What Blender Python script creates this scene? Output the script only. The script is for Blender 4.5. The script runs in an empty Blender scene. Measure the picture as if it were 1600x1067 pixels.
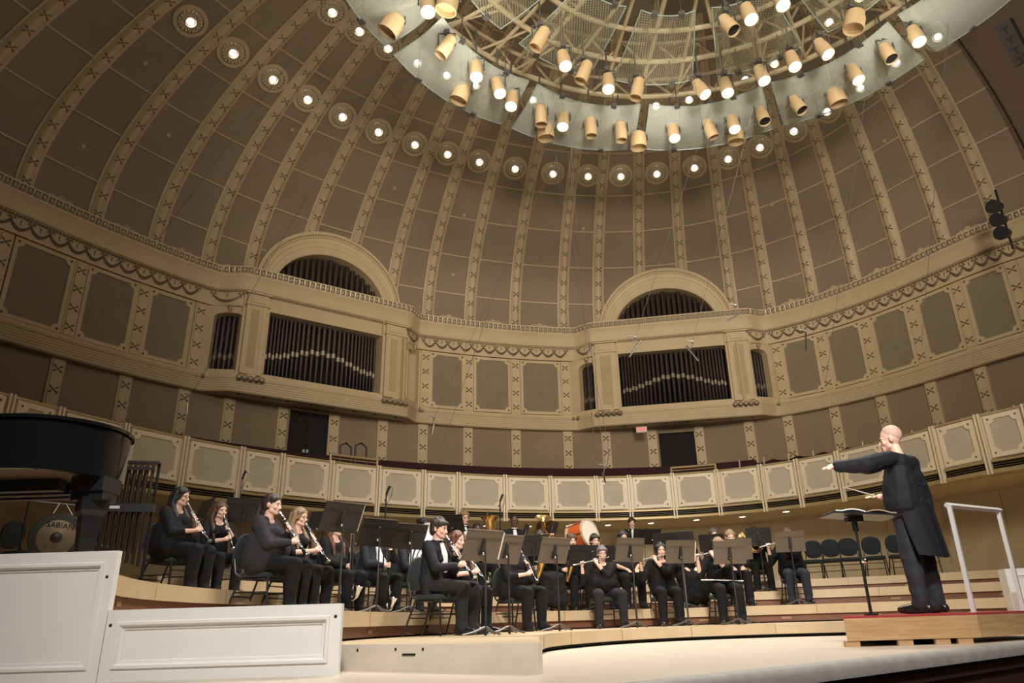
import bpy, bmesh, math, random
from mathutils import Vector, Matrix
random.seed(7)
SC = bpy.context.scene
COL = SC.collection
PI = math.pi
def rad(d): return d * PI / 180

# ------------------------------------------------------------------ camera
EYE = 0.30
FOC, PITCH, ROLL, PPX = 1130.0, rad(21.2), rad(-1.7), 30.0
_u0 = Vector((0, -math.sin(PITCH), math.cos(PITCH)))
CF = Vector((0, math.cos(PITCH), math.sin(PITCH)))
CR = Vector((1, 0, 0)) * math.cos(ROLL) + _u0 * math.sin(ROLL)
CU = Vector((1, 0, 0)) * -math.sin(ROLL) + _u0 * math.cos(ROLL)
CAM = Vector((0, 0, EYE))
cam = bpy.data.cameras.new('camera')
cam.sensor_width = 36.0
cam.lens = 36.0 * FOC / 1600.0
cam.shift_x = -PPX / 1600.0
cam.clip_start, cam.clip_end = 0.05, 300
cam_o = bpy.data.objects.new('camera', cam)
COL.objects.link(cam_o)
cam_o.matrix_world = Matrix(((CR.x, CU.x, -CF.x, CAM.x), (CR.y, CU.y, -CF.y, CAM.y), (CR.z, CU.z, -CF.z, CAM.z), (0, 0, 0, 1)))
SC.camera = cam_o

# ------------------------------------------------------------------ world, light, exposure
SC.view_settings.view_transform = 'Standard'
SC.view_settings.look = 'None'
SC.view_settings.exposure = 0.0
SC.view_settings.gamma = 1.0
SC.view_settings.use_curve_mapping = False
world = bpy.data.worlds.new('hall_air')
SC.world = world
world.use_nodes = True
world.node_tree.nodes['Background'].inputs[0].default_value = (1.0, 0.86, 0.68, 1)
world.node_tree.nodes['Background'].inputs[1].default_value = 0.012

def spot(name, loc, target, power, size, blend=1.0, radius=0.3, color=(1, 0.925, 0.80)):
    d = bpy.data.lights.new(name, 'SPOT')
    d.energy, d.spot_size, d.spot_blend, d.shadow_soft_size, d.color = power, rad(size), blend, radius, color
    o = bpy.data.objects.new(name, d)
    COL.objects.link(o)
    o.location = loc
    o.rotation_euler = (Vector(target) - Vector(loc)).to_track_quat('-Z', 'Y').to_euler()
    return o
# house lights behind the camera, added as warm fill; narrow cones darken the edges
spot('house_fill', (2.0, -7.0, 9.0), (2.9, 24.0, 7.6), 14000, 67, 1.0, 2.2)
spot('low_dome_fill', (3.3, -6.0, 3.2), (3.0, 22.0, 13.6), 10500, 58, 1.0, 1.2)  # added low fill that evens out the dome, no rail fixture
# added key light from behind the camera on the orchestra and stage front
spot('front_stage_light', (0.5, -6.0, 13.0), (0.6, 9.0, 0.8), 15500, 46, 1.0, 0.8, (1, 0.97, 0.94))

# ------------------------------------------------------------------ hall geometry
K = 1.3                                   # hall units to metres
ORG = Vector((2.6 * K, 7.8 * K, 0))
def Zh(z): return K * z + EYE
RC = [16.7623, -22.3793, -2.3806, 13.7606, -3.8023, -0.1312, 12.124]
BC = [3.5795, -7.7169, 2.898, 4.6778, -3.2224, 1.5837, 7.3191]
def _pv(c, t):
    v = 0
    for a in c: v = v * t + a
    return v
def Rwall(th):                            # wall radius (metres) at polar angle th (degrees)
    t = min(max(th, 40.0), 163.0)
    return K * (_pv(RC, (rad(t) - PI / 2) / 1.5) + max(0, th - 163) * 0.04)
def Rbalc(th):
    t = min(max(th, 33.0), 176.0)
    return K * (_pv(BC, (rad(t) - PI / 2) / 1.5) + max(0, th - 176) * 0.03)
def polar(th, r, z): return Vector((ORG.x + r * math.cos(rad(th)), ORG.y + r * math.sin(rad(th)), z))
FACADES = [(140.9, 120.4), (94.2, 72.6)]  # organ fronts step forward on straight chords
FDEL = 0.42 * K
def Rpath(th):
    for a, b in FACADES:
        if b - 2.6 < th < a + 2.6:
            A = polar(a, Rwall(a) - FDEL, 0) - ORG; B = polar(b, Rwall(b) - FDEL, 0) - ORG
            if b <= th <= a:
                d = Vector((math.cos(rad(th)), math.sin(rad(th)), 0)); e = B - A
                den = d.x * e.y - d.y * e.x
                return (A.x * e.y - A.y * e.x) / den
            t = (th - a) / 2.6 if th > a else (b - th) / 2.6
            s = t * t * (3 - 2 * t)
            return Rwall(th) - FDEL * (1 - s)
    return Rwall(th)
def ray(px, py): return CR * (px - 800 - PPX) + CU * (533.5 - py) + CF * FOC
def at_z(px, py, z):
    d = ray(px, py); return CAM + d * ((z - EYE) / d.z)
def at_y(px, py, y):
    d = ray(px, py); return CAM + d * (y / d.y)

# ------------------------------------------------------------------ materials
MATS = {}
def mat(name, col, rough=0.6, metal=0.0, noise=0.0, scale=8.0, bump=0.0, bscale=60.0, emit=0.0, ecol=None, coat=0.0, sheen=0.0, spec=None):
    if name in MATS: return MATS[name]
    m = bpy.data.materials.new(name); m.use_nodes = True
    nt = m.node_tree; b = nt.nodes['Principled BSDF']
    b.inputs['Base Color'].default_value = (*col, 1); b.inputs['Roughness'].default_value = rough; b.inputs['Metallic'].default_value = metal
    if coat: b.inputs['Coat Weight'].default_value = coat
    if sheen: b.inputs['Sheen Weight'].default_value = sheen
    if spec is not None: b.inputs['Specular IOR Level'].default_value = spec
    if emit:
        b.inputs['Emission Color'].default_value = (*(ecol or col), 1); b.inputs['Emission Strength'].default_value = emit
    if noise or bump:
        tc = nt.nodes.new('ShaderNodeTexCoord')
    if noise:
        n = nt.nodes.new('ShaderNodeTexNoise'); n.inputs['Scale'].default_value = scale; n.inputs['Detail'].default_value = 6
        nt.links.new(tc.outputs['Object'], n.inputs['Vector'])
        r = nt.nodes.new('ShaderNodeValToRGB')
        r.color_ramp.elements[0].position, r.color_ramp.elements[1].position = 0.3, 0.7
        r.color_ramp.elements[0].color = (*[c * (1 - noise) for c in col], 1)
        r.color_ramp.elements[1].color = (*[min(1, c * (1 + noise)) for c in col], 1)
        nt.links.new(n.outputs['Fac'], r.inputs['Fac']); nt.links.new(r.outputs['Color'], b.inputs['Base Color'])
    if bump:
        n2 = nt.nodes.new('ShaderNodeTexNoise'); n2.inputs['Scale'].default_value = bscale; n2.inputs['Detail'].default_value = 4
        nt.links.new(tc.outputs['Object'], n2.inputs['Vector'])
        bp = nt.nodes.new('ShaderNodeBump'); bp.inputs['Strength'].default_value = bump; bp.inputs['Distance'].default_value = 0.02
        nt.links.new(n2.outputs['Fac'], bp.inputs['Height']); nt.links.new(bp.outputs['Normal'], b.inputs['Normal'])
    MATS[name] = m
    return m
def wood(name, c1, c2, scale=3.0, stretch=(1, 12, 12), rough=0.45, coat=0.0):
    if name in MATS: return MATS[name]
    m = mat(name, c1, rough, coat=coat); nt = m.node_tree; b = nt.nodes['Principled BSDF']
    tc = nt.nodes.new('ShaderNodeTexCoord'); mp = nt.nodes.new('ShaderNodeMapping'); mp.inputs['Scale'].default_value = stretch
    n = nt.nodes.new('ShaderNodeTexNoise'); n.inputs['Scale'].default_value = scale; n.inputs['Detail'].default_value = 8; n.inputs['Distortion'].default_value = 0.6
    r = nt.nodes.new('ShaderNodeValToRGB'); r.color_ramp.elements[0].position, r.color_ramp.elements[1].position = 0.32, 0.72
    r.color_ramp.elements[0].color, r.color_ramp.elements[1].color = (*c2, 1), (*c1, 1)
    for a, c in ((tc.outputs['Object'], mp.inputs['Vector']), (mp.outputs['Vector'], n.inputs['Vector']), (n.outputs['Fac'], r.inputs['Fac']), (r.outputs['Color'], b.inputs['Base Color'])): nt.links.new(a, c)
    return m
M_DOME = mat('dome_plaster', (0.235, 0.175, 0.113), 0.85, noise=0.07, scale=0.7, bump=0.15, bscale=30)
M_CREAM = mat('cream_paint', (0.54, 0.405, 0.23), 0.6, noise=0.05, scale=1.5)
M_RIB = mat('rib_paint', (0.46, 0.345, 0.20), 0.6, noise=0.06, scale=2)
M_ORN = mat('ornament_bronze', (0.155, 0.113, 0.062), 0.5)
M_BAND = mat('bronze_band', (0.22, 0.165, 0.095), 0.5)
M_GOLD = mat('gilding', (0.33, 0.26, 0.165), 0.4, 0.35)
M_ROS = mat('rosette_gilding', (0.55, 0.45, 0.29), 0.35, 0.2)
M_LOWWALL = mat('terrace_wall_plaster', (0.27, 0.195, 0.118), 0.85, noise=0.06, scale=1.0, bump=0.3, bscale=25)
M_INSET = mat('acoustic_fabric', (0.235, 0.185, 0.112), 0.95, noise=0.05, scale=3, bump=0.2, bscale=150)
M_BALC = mat('balcony_paint', (0.67, 0.56, 0.40), 0.5, noise=0.03, scale=2)
M_BALIN = mat('balcony_fabric', (0.43, 0.375, 0.275), 0.9, noise=0.05, scale=3, bump=0.2, bscale=150)
M_BRASS = mat('brass_rail', (0.42, 0.31, 0.15), 0.45, 0.35)
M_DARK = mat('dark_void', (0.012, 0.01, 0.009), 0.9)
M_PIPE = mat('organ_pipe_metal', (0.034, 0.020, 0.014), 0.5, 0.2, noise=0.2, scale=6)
M_MOUTH = mat('pipe_mouth_metal', (0.36, 0.29, 0.21), 0.4, 0.4)
M_MAROON = mat('maroon_velvet', (0.035, 0.008, 0.01), 0.9, bump=0.3, bscale=40)
M_BLACK = mat('black_satin', (0.012, 0.012, 0.014), 0.4)
M_LAMP = mat('lit_lamp', (1, 0.97, 0.92), 0.3, emit=5, ecol=(0.93, 0.96, 1.0))
M_LAMPW = mat('downlight_glow', (1, 0.95, 0.85), 0.3, emit=7, ecol=(1.0, 0.94, 0.84))
M_CHROME = mat('chrome', (0.7, 0.7, 0.72), 0.18, 1.0)

# ------------------------------------------------------------------ mesh builder
class MB:
    def __init__(s): s.v = []; s.f = []
    def add(s, vs, fs):
        n = len(s.v); s.v += [Vector(v) for v in vs]; s.f += [tuple(i + n for i in f) for f in fs]; return s
    def box(s, c, d, rz=0.0, M=None):
        x, y, z = d[0] / 2, d[1] / 2, d[2] / 2
        vs = [Vector((a, b, e)) for a in (-x, x) for b in (-y, y) for e in (-z, z)]
        R = M or Matrix.Rotation(rz, 3, 'Z')
        return s.add([R @ v + Vector(c) for v in vs], [(0, 1, 3, 2), (4, 6, 7, 5), (0, 4, 5, 1), (2, 3, 7, 6), (0, 2, 6, 4), (1, 5, 7, 3)])
    def tube(s, pts, rs, n=8, cap=True, flat=1.0):
        pts = [Vector(p) for p in pts]
        if not hasattr(rs, '__len__'): rs = [rs] * len(pts)
        base = len(s.v); N = len(pts); up = None
        for i, p in enumerate(pts):
            t = (pts[min(i + 1, N - 1)] - pts[max(i - 1, 0)]).normalized()
            if up is None:
                up = Vector((0, 0, 1)) if abs(t.z) < 0.9 else Vector((1, 0, 0))
            a = t.cross(up).normalized(); up = a.cross(t).normalized()
            for k in range(n):
                w = 2 * PI * k / n
                s.v.append(p + a * (math.cos(w) * rs[i]) + up * (math.sin(w) * rs[i] * flat))
        for i in range(N - 1):
            for k in range(n):
                q = base + i * n; k2 = (k + 1) % n
                s.f.append((q + k, q + k2, q + n + k2, q + n + k))
        if cap:
            s.f.append(tuple(base + k for k in reversed(range(n)))); s.f.append(tuple(base + (N - 1) * n + k for k in range(n)))
        return s
    def ball(s, c, r, n=10, m=6, M=None):
        c = Vector(c); r = Vector(r) if hasattr(r, '__len__') else Vector((r, r, r))
        base = len(s.v); R = M or Matrix.Identity(3)
        s.v.append(c + R @ Vector((0, 0, r.z)))
        for j in range(1, m):
            p = PI * j / m
            for k in range(n):
                w = 2 * PI * k / n
                s.v.append(c + R @ Vector((r.x * math.sin(p) * math.cos(w), r.y * math.sin(p) * math.sin(w), r.z * math.cos(p))))
        s.v.append(c + R @ Vector((0, 0, -r.z))); e = len(s.v) - 1
        for k in range(n):
            k2 = (k + 1) % n
            s.f.append((base, base + 1 + k, base + 1 + k2)); s.f.append((e, e - n + k2, e - n + k))
            for j in range(m - 2):
                q = base + 1 + j * n; s.f.append((q + k, q + n + k, q + n + k2, q + k2))
        return s
    def lathe(s, prof, M=Matrix.Identity(4), n=16, closed=False):
        base = len(s.v)
        for r, z in prof:
            for k in range(n):
                w = 2 * PI * k / n; s.v.append(M @ Vector((r * math.cos(w), r * math.sin(w), z)))
        L = len(prof)
        for i in range(L - 1 if not closed else L):
            for k in range(n):
                k2 = (k + 1) % n; a = base + i * n; b = base + ((i + 1) % L) * n
                s.f.append((a + k, a + k2, b + k2, b + k))
        return s
    def loops(s, rings, closed_ring=True, caps=True, closed_path=False):
        base = len(s.v); n = len(rings[0])
        for r in rings: s.v += [Vector(p) for p in r]
        L = len(rings)
        for i in range(L if closed_path else L - 1):
            a = base + i * n; b = base + ((i + 1) % L) * n
            for k in range(n if closed_ring else n - 1):
                k2 = (k + 1) % n; s.f.append((a + k, a + k2, b + k2, b + k))
        if caps and closed_ring and not closed_path:
            s.f.append(tuple(base + k for k in reversed(range(n)))); s.f.append(tuple(base + (L - 1) * n + k for k in range(n)))
        return s
    def sweep(s, prof, ths, radf=Rpath, closed=True):     # profile [(inward offset, z)] along the hall's plan curve
        return s.loops([[polar(t, radf(t) - d, z) for d, z in prof] for t in ths], closed_ring=closed)
    def prism(s, poly, depth, F):                          # 2D polygon (u, z) pushed from n=0 to n=depth through frame F
        n = len(poly); vs = [F @ Vector((u, 0, z)) for u, z in poly] + [F @ Vector((u, depth, z)) for u, z in poly]
        return s.add(vs, [tuple(range(n)), tuple(reversed(range(n, 2 * n)))] + [(i, i + n, (i + 1) % n + n, (i + 1) % n) for i in range(n)])
    def build(s, name, m, parent=None, smooth=True, angle=40, origin=None):
        me = bpy.data.meshes.new(name)
        off = Vector(origin) if origin is not None else Vector((0, 0, 0))
        me.from_pydata([v - off for v in s.v], [], s.f)
        bm = bmesh.new(); bm.from_mesh(me); bmesh.ops.recalc_face_normals(bm, faces=bm.faces); bm.to_mesh(me); bm.free()
        for x in (m if isinstance(m, (list, tuple)) else [m]): me.materials.append(x)
        if smooth:
            me.polygons.foreach_set('use_smooth', [True] * len(me.polygons))
            me.set_sharp_from_angle(angle=rad(angle))
        o = bpy.data.objects.new(name, me); COL.objects.link(o); o.location = off
        if parent: o.parent = parent
        return o
def empty(name, loc=(0, 0, 0), rz=0.0):
    o = bpy.data.objects.new(name, None); COL.objects.link(o); o.location = loc; o.rotation_euler = (0, 0, rz); o.empty_display_size = 0.2
    return o
def tag(o, label, cat, group=None, kind=None):
    o['label'] = label; o['category'] = cat
    if group: o['group'] = group
    if kind: o['kind'] = kind
    return o
def struct(o): o['kind'] = 'structure'; return o
def copy_tree(o, parent=None):
    c = o.copy(); COL.objects.link(c)
    if parent: c.parent = parent
    for ch in o.children: copy_tree(ch, c)
    return c
def frange(a, b, step):
    n = max(1, int(math.ceil(abs(b - a) / step))); return [a + (b - a) * i / n for i in range(n + 1)]
def wframe(th, r, z=0.0, radf=None):       # local frame on the wall: x along the wall, y into the room, z up
    rf = radf or Rpath
    t = (polar(th + .4, rf(th + .4), 0) - polar(th - .4, rf(th - .4), 0)).normalized()
    n = Vector((-t.y, t.x, 0)); p = polar(th, r, z)
    if n.dot(Vector((ORG.x, ORG.y, 0)) - Vector((p.x, p.y, 0))) < 0: n = -n
    u = Vector((0, 0, 1)).cross(n) * -1
    return Matrix(((u.x, n.x, 0, p.x), (u.y, n.y, 0, p.y), (0, 0, 1, p.z), (0, 0, 0, 1)))
ORD = ['first', 'second', 'third', 'fourth', 'fifth', 'sixth', 'seventh', 'eighth', 'ninth', 'tenth', 'eleventh', 'twelfth', 'thirteenth', 'fourteenth',
       'fifteenth', 'sixteenth', 'seventeenth', 'eighteenth', 'nineteenth', 'twentieth', 'twenty-first', 'twenty-second', 'twenty-third', 'twenty-fourth']

# ================================================================== the hall
TH0, TH1 = 20.0, 196.0
RIBS = [192.0, 186.0, 180.0, 174.2, 168.3, 162.3, 156.05, 150.15, 144.5, 139.8, 133.9, 128.0, 122.1, 117.0, 111.15, 104.75, 97.8, 92.7, 86.6, 80.5, 74.1, 69.2, 63.4, 57.6, 51.5, 45.5, 39.0]
HD = 6.0 * K
ZC = Zh(8.0)
def dome(th, t):                           # t = angle up the shell, degrees
    return polar(th, Rwall(th) * math.cos(rad(t)), ZC + HD * math.sin(rad(t)))
def dnorm(th, t):
    a = dome(th + .3, t) - dome(th - .3, t); b = dome(th, t + .3) - dome(th, t - .3)
    n = a.cross(b).normalized()
    return n if n.dot(Vector((ORG.x, ORG.y, 5)) - dome(th, t)) > 0 else -n
# organ arch outlines, used to open the dome behind them
ARCHZ = 7.72
def facade_frame(i):
    a, b = FACADES[i]
    A = polar(a, Rwall(a) - FDEL, 0); B = polar(b, Rwall(b) - FDEL, 0)
    u = (B - A).normalized(); n = Vector((u.y, -u.x, 0))
    if n.dot(ORG - A) < 0: n = -n
    c = (A + B) / 2
    return Matrix(((u.x, n.x, 0, c.x), (u.y, n.y, 0, c.y), (0, 0, 1, 0), (0, 0, 0, 1))), (B - A).length
FF = [facade_frame(0), facade_frame(1)]
ARX, ARZ, ARXI, ARZI = 1.92 * K, 1.90 * K, 1.45 * K, 1.26 * K
def in_arch(p, grow=0.82):
    for F, L in FF:
        q = F.inverted() @ p
        if abs(q.y) < 3 and (q.x / (ARX * grow)) ** 2 + ((q.z - Zh(ARCHZ)) / (ARZ * grow)) ** 2 < 1: return True
    return False
ths = frange(TH0, TH1, 0.8); ts = frange(0, 88, 1.25)
mb = MB()
vs = [dome(t, a) for t in ths for a in ts]; nA = len(ts)
fs = []
for i in range(len(ths) - 1):
    for j in range(nA - 1):
        c = dome((ths[i] + ths[i + 1]) / 2, (ts[j] + ts[j + 1]) / 2)
        if not in_arch(c): fs.append((i * nA + j, (i + 1) * nA + j, (i + 1) * nA + j + 1, i * nA + j + 1))
mb.add(vs, fs)
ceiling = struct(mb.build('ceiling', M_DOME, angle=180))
def xorn(mb, P, e1, e2, n, s, lift=0.012):        # four dark leaves crossing on a gilt centre
    for a in (38, 142, 218, 322):
        d = e1 * math.cos(rad(a)) + e2 * math.sin(rad(a)); w = e1 * -math.sin(rad(a)) + e2 * math.cos(rad(a))
        b = P + n * 0.004
        mb.add([b + d * s * .05, b + d * s * .6 + w * s * .17, b + d * s, b + d * s * .6 - w * s * .17, b + d * s * .55 + n * lift], [(0, 1, 4), (1, 2, 4), (2, 3, 4), (3, 0, 4), (3, 2, 1, 0)])
    mb.ball(P + n * .008, s * .16, 6, 4)
TTOP = 62.0
for th in RIBS:
    wbase = 0.17
    ring = []; orn = MB()
    arc0 = 0.0
    for F, L in FF:
        for a in frange(0, 30, 0.5):
            if in_arch(dome(th, a), 0.97): arc0 = max(arc0, a)
    tt = frange(arc0, TTOP, 1.5)
    for t in tt:
        P = dome(th, t); n = dnorm(th, t); u = (dome(th + .3, t) - dome(th - .3, t)).normalized()
        w = wbase * (0.62 + 0.38 * math.cos(rad(t)))
        ring.append([P - n * .03 - u * w * 1.3, P + n * .035 - u * w * 1.3, P + n * .045 - u * w, P + n * .10 - u * w * .72, P + n * .135 - u * w * .3, P + n * .135 + u * w * .3, P + n * .10 + u * w * .72, P + n * .045 + u * w, P + n * .035 + u * w * 1.3, P - n * .03 + u * w * 1.3])
    rb = MB().loops(ring).build('dome_rib', M_RIB, ceiling, angle=25)
    t = arc0 + 1.2; step = 0.56
    while t < TTOP - 1:
        P = dome(th, t); n = dnorm(th, t); u = (dome(th + .3, t) - dome(th - .3, t)).normalized(); v = n.cross(u)
        dl = (dome(th, t + .5) - dome(th, t)).length * 2
        xorn(orn, P + n * .132, u, v, n, 0.155 * (0.7 + 0.3 * math.cos(rad(t))), 0.02)
        t += step * (0.75 + 0.25 * math.cos(rad(t))) / dl
    orn.build('rib_ornament', M_ORN, rb, smooth=False)
for zu in (8.80, 9.79, 10.63, 11.34, 12.02, 12.62, 13.1):
    t = math.degrees(math.asin((zu - 8.0) / 6.0))
    for i in range(1):
        ring = []; segs = []
        for th in ths:
            P = dome(th, t)
            if in_arch(P, 1.0):
                if len(ring) > 1: segs.append(ring)
                ring = []; continue
            n = dnorm(th, t); v = (dome(th, t + .3) - P).normalized()
            ring.append([P - n * .02 - v * .025, P + n * .03 - v * .022, P + n * .03 + v * .022, P - n * .02 + v * .025])
        if len(ring) > 1: segs.append(ring)
        m_ = MB()
        for sg in segs: m_.loops(sg)
        m_.build('seam_molding', M_RIB, ceiling)
# proscenium arch closing the shell on the audience side
rings = []
for t in frange(0, 86, 2):
    ring = []
    for th, o in ((33.75, -.05), (33.75, .10), (33.55, .13), (33.4, .10), (33.38, .02), (32.9, .02), (32.85, .30), (32.5, .34), (26, .40), (20, .40), (20, -.05)):
        ring.append(dome(th, t) + dnorm(th, t) * o)
    rings.append(ring)
struct(MB().loops(rings).build('trim_proscenium', mat('proscenium_plaster', (.17, .115, .075), .8, noise=.08, scale=1), angle=30))
# small round plates on the plaster
mb = MB()
for th, zu in ((159.2, 9.3), (153.1, 10.2), (141.5, 11.2), (125.2, 10.9), (131.0, 9.35), (114, 10.7), (95.2, 10.7), (83.6, 9.3), (66.4, 10.6), (48.5, 10.7), (159.3, 10.95), (114.0, 9.3)):
    t = math.degrees(math.asin((zu - 8) / 6)); P = dome(th, t); n = dnorm(th, t)
    mb.lathe([(0.001, .03), (.055, .03), (.06, -.02)], Matrix.Translation(P) @ n.to_track_quat('Z', 'Y').to_matrix().to_4x4(), 12)
mb.build('plate', M_RIB, ceiling)

# medallion lights, one in each bay: a ring low on the dome and another higher up, seen through the canopy
def medallion(th, zu, label, group, sc=1.0):
    t = math.degrees(math.asin((zu - 8) / 6)); P = dome(th, t); n = dnorm(th, t)
    e = empty('ceiling_light', P); e.rotation_euler = n.to_track_quat('Z', 'Y').to_euler()
    tag(e, label, 'ceiling light', group)
    if medallion.proto is None:
        s = sc
        o1 = MB().lathe([(.44 * s, -.02), (.45 * s, .03), (.43 * s, .05), (.34 * s, .055), (.33 * s, .02)], n=28).build('rim', M_RIB, e)
        q = MB()
        for k in range(18):
            w = 2 * PI * k / 18; c, d = math.cos(w), math.sin(w)
            q.ball((c * .27 * s, d * .27 * s, .05), (.055 * s, .04 * s, .035), 6, 4, Matrix.Rotation(w, 3, 'Z'))
            q.ball((math.cos(w + .17) * .21 * s, math.sin(w + .17) * .21 * s, .07), (.04 * s, .03 * s, .03), 6, 4, Matrix.Rotation(w, 3, 'Z'))
        q.lathe([(.33 * s, .0), (.3 * s, .03), (.16 * s, .05), (.14 * s, .09), (.13 * s, .02)], n=20)
        q.build('rosette', M_ROS, e)
        MB().ball((0, 0, .05), (.095 * s, .095 * s, .08), 14, 8).build('lamp', M_LAMP, e)
        medallion.proto = e
    else:
        for ch in medallion.proto.children:
            c = ch.copy(); COL.objects.link(c); c.parent = e
    return e
medallion.proto = None
MED = [159.16, 153.25, 147.38, 142.12, 136.66, 130.89, 124.93, 119.43, 113.99, 107.83, 101.27, 95.2, 89.62, 83.57, 77.31, 71.71, 66.39, 60.58, 54.73, 48.59, 42.15, 35.44]
for i, th in enumerate(MED):
    medallion(th, 11.68, f'gilded round dome light, {ORD[i]} from the left in the lower ring', 'medallion lights of the lower dome ring')
MED2 = [147.4, 142.2, 136.7, 130.95, 125.2, 119.4, 107.9, 83.6, 77.3, 66.4, 60.5, 48.6, 41.9]
for i, th in enumerate(MED2):
    medallion(th, 12.6, f'gilded round dome light, {ORD[i]} from the left in the upper ring above the glass canopy', 'medallion lights of the upper dome ring')

# ------------------------------------------------------------------ cornice, frieze, walls
thw = sorted(set(frange(TH0, TH1, 1.2) + [x for a, b in FACADES for x in frange(b - 2.6, a + 2.6, 0.45)]))
def prof(pts): return [(d * K, Zh(z)) for d, z in pts]
cornice = struct(MB().sweep(prof([(-.3, 7.43), (.0, 7.43), (.05, 7.46), (.045, 7.55), (.07, 7.66), (.12, 7.76), (.15, 7.80), (.15, 7.84), (.13, 7.85), (.13, 7.985), (.17, 7.985), (.17, 8.02), (-.3, 8.02)]), thw).build('trim_cornice', M_CREAM, angle=30))
eg = MB(); bd = MB()
s = 0.0; prev = None
for t in frange(TH0, TH1, 0.05):
    p = polar(t, Rpath(t), 0)
    if prev is not None: s += (p - prev).length
    prev = p
    if s > 0.17:
        s = 0; n = (ORG - p).normalized()
        c = polar(t, Rpath(t) - .142 * K, Zh(7.92))
        eg.ball(c, (.06, .045, .07), 8, 5, Matrix.Rotation(rad(t), 3, 'Z'))
        F = wframe(t, Rpath(t) - .138 * K, Zh(7.92))
        for k in (-1, 1): eg.add([F @ Vector((k * .1, .0, -.09)), F @ Vector((k * .085, .05, .08)), F @ Vector((k * .105, .06, .08)), F @ Vector((k * .11, .0, -.09))], [(0, 1, 2, 3)])
MB().sweep(prof([(.10, 7.856), (.138, 7.856), (.138, 7.98), (.10, 7.98)]), thw).build('egg_band', M_BAND, cornice, angle=30)
eg.build('egg_and_dart', M_ROS, cornice)
for z, d, r in ((7.42, .02, .022), (7.40, .0, .012), (7.07, -.02, .02)):
    s = 0; prev = None
    for t in frange(TH0, TH1, 0.1):
        p = polar(t, Rpath(t), 0)
        if prev is not None: s += (p - prev).length
        prev = p
        if s > 0.075: s = 0; bd.ball(polar(t, Rpath(t) - d * K, Zh(z)), r * K, 6, 4)
bd.build('bead_molding', M_GOLD, cornice)
# shell cresting on top of the cornice, one in each bay
for i in range(len(RIBS) - 1):
    th = (RIBS[i] + RIBS[i + 1]) / 2
    if in_arch(dome(th, 2), 1.05): continue
    q = MB(); F = wframe(th, Rwall(th) + .02, Zh(8.02))
    for k in range(7):
        a = rad(-75 + 25 * k + 90); q.tube([F @ Vector((0, .05, .02)), F @ Vector((math.cos(a) * .13, .07, .04 + math.sin(a) * .15))], [.02, .04], 6)
    for sgn in (-1, 1):
        q.tube([F @ Vector((sgn * x, .05, z)) for x, z in ((.1, .1), (.22, .12), (.38, .05), (.55, .02), (.7, .015))], [.03, .04, .035, .025, .012], 6)
    q.build('cresting_shell', M_RIB, cornice)
frieze = struct(MB().sweep(prof([(-.35, 7.04), (.0, 7.04), (.0, 7.085), (-.05, 7.09), (-.05, 7.41), (-.0, 7.43), (-.35, 7.43)]), thw).build('trim_frieze', M_CREAM, angle=30))
def swags(t0, t1, step=1.6):
    q = MB(); n = max(1, round(abs(t1 - t0) / step)); tt = [t0 + (t1 - t0) * i / n for i in range(n + 1)]
    def W(t, z, d=-.035): return polar(t, Rpath(t) - d * K, Zh(z))
    for i in range(n):
        pts = [W(tt[i] + (tt[i + 1] - tt[i]) * k / 6, 7.32 - .155 * (1 - ((k - 3) / 3) ** 2)) for k in range(7)]
        q.tube(pts, [.016, .034, .042, .048, .042, .034, .016], 5)
        m_ = (tt[i] + tt[i + 1]) / 2; q.ball(W(m_, 7.345), .022, 6, 4); q.tube([W(m_, 7.34), W(m_, 7.27)], [.006, .012], 5)
    for t in tt:
        F = wframe(t, Rpath(t) + .03 * K, Zh(7.33))
        for sx in (-1, 1):
            q.tube([F @ Vector((0, .02, 0)), F @ Vector((sx * .06, .03, .05)), F @ Vector((sx * .09, .02, .0))], [.012, .02, .01], 5)
            q.tube([F @ Vector((0, .02, 0)), F @ Vector((sx * .03, .02, -.11))], [.012, .008], 5)
    return q
for a, b in ((TH1 - 2, 145.0), (143.3, 141.2), (120.2, 118.4), (117.4, 97.6), (95.9, 94.4), (72.4, 70.6), (69.6, TH0 + 2)):
    swags(a, b).build('garland', M_ORN, frieze)

def wall_band(name, d0, d1, z0, z1, ranges, m):
    q = MB()
    for a, b in ranges:
        tt = [t for t in thw if a < t < b]; q.sweep(prof([(d0, z0), (d1, z0), (d1, z1), (d0, z1)]), [a] + tt + [b])
    return q.build(name, m, angle=30)
UP = [(TH0, 70.4), (96.2, 118.3), (143.2, TH1)]
wall_up = struct(wall_band('wall_upper', -.40, -.10, 5.36, 7.05, UP, M_CREAM))
ledge = struct(MB().sweep(prof([(-.4, 4.97), (.0, 4.97), (.03, 5.0), (.03, 5.05), (.045, 5.05), (.045, 5.1), (.06, 5.1), (.06, 5.15), (.075, 5.15), (.075, 5.2), (.09, 5.2), (.09, 5.25), (.11, 5.25), (.13, 5.30), (.13, 5.36), (-.06, 5.39), (-.4, 5.39)]), thw).build('trim_ledge', M_CREAM, angle=20))
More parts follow.
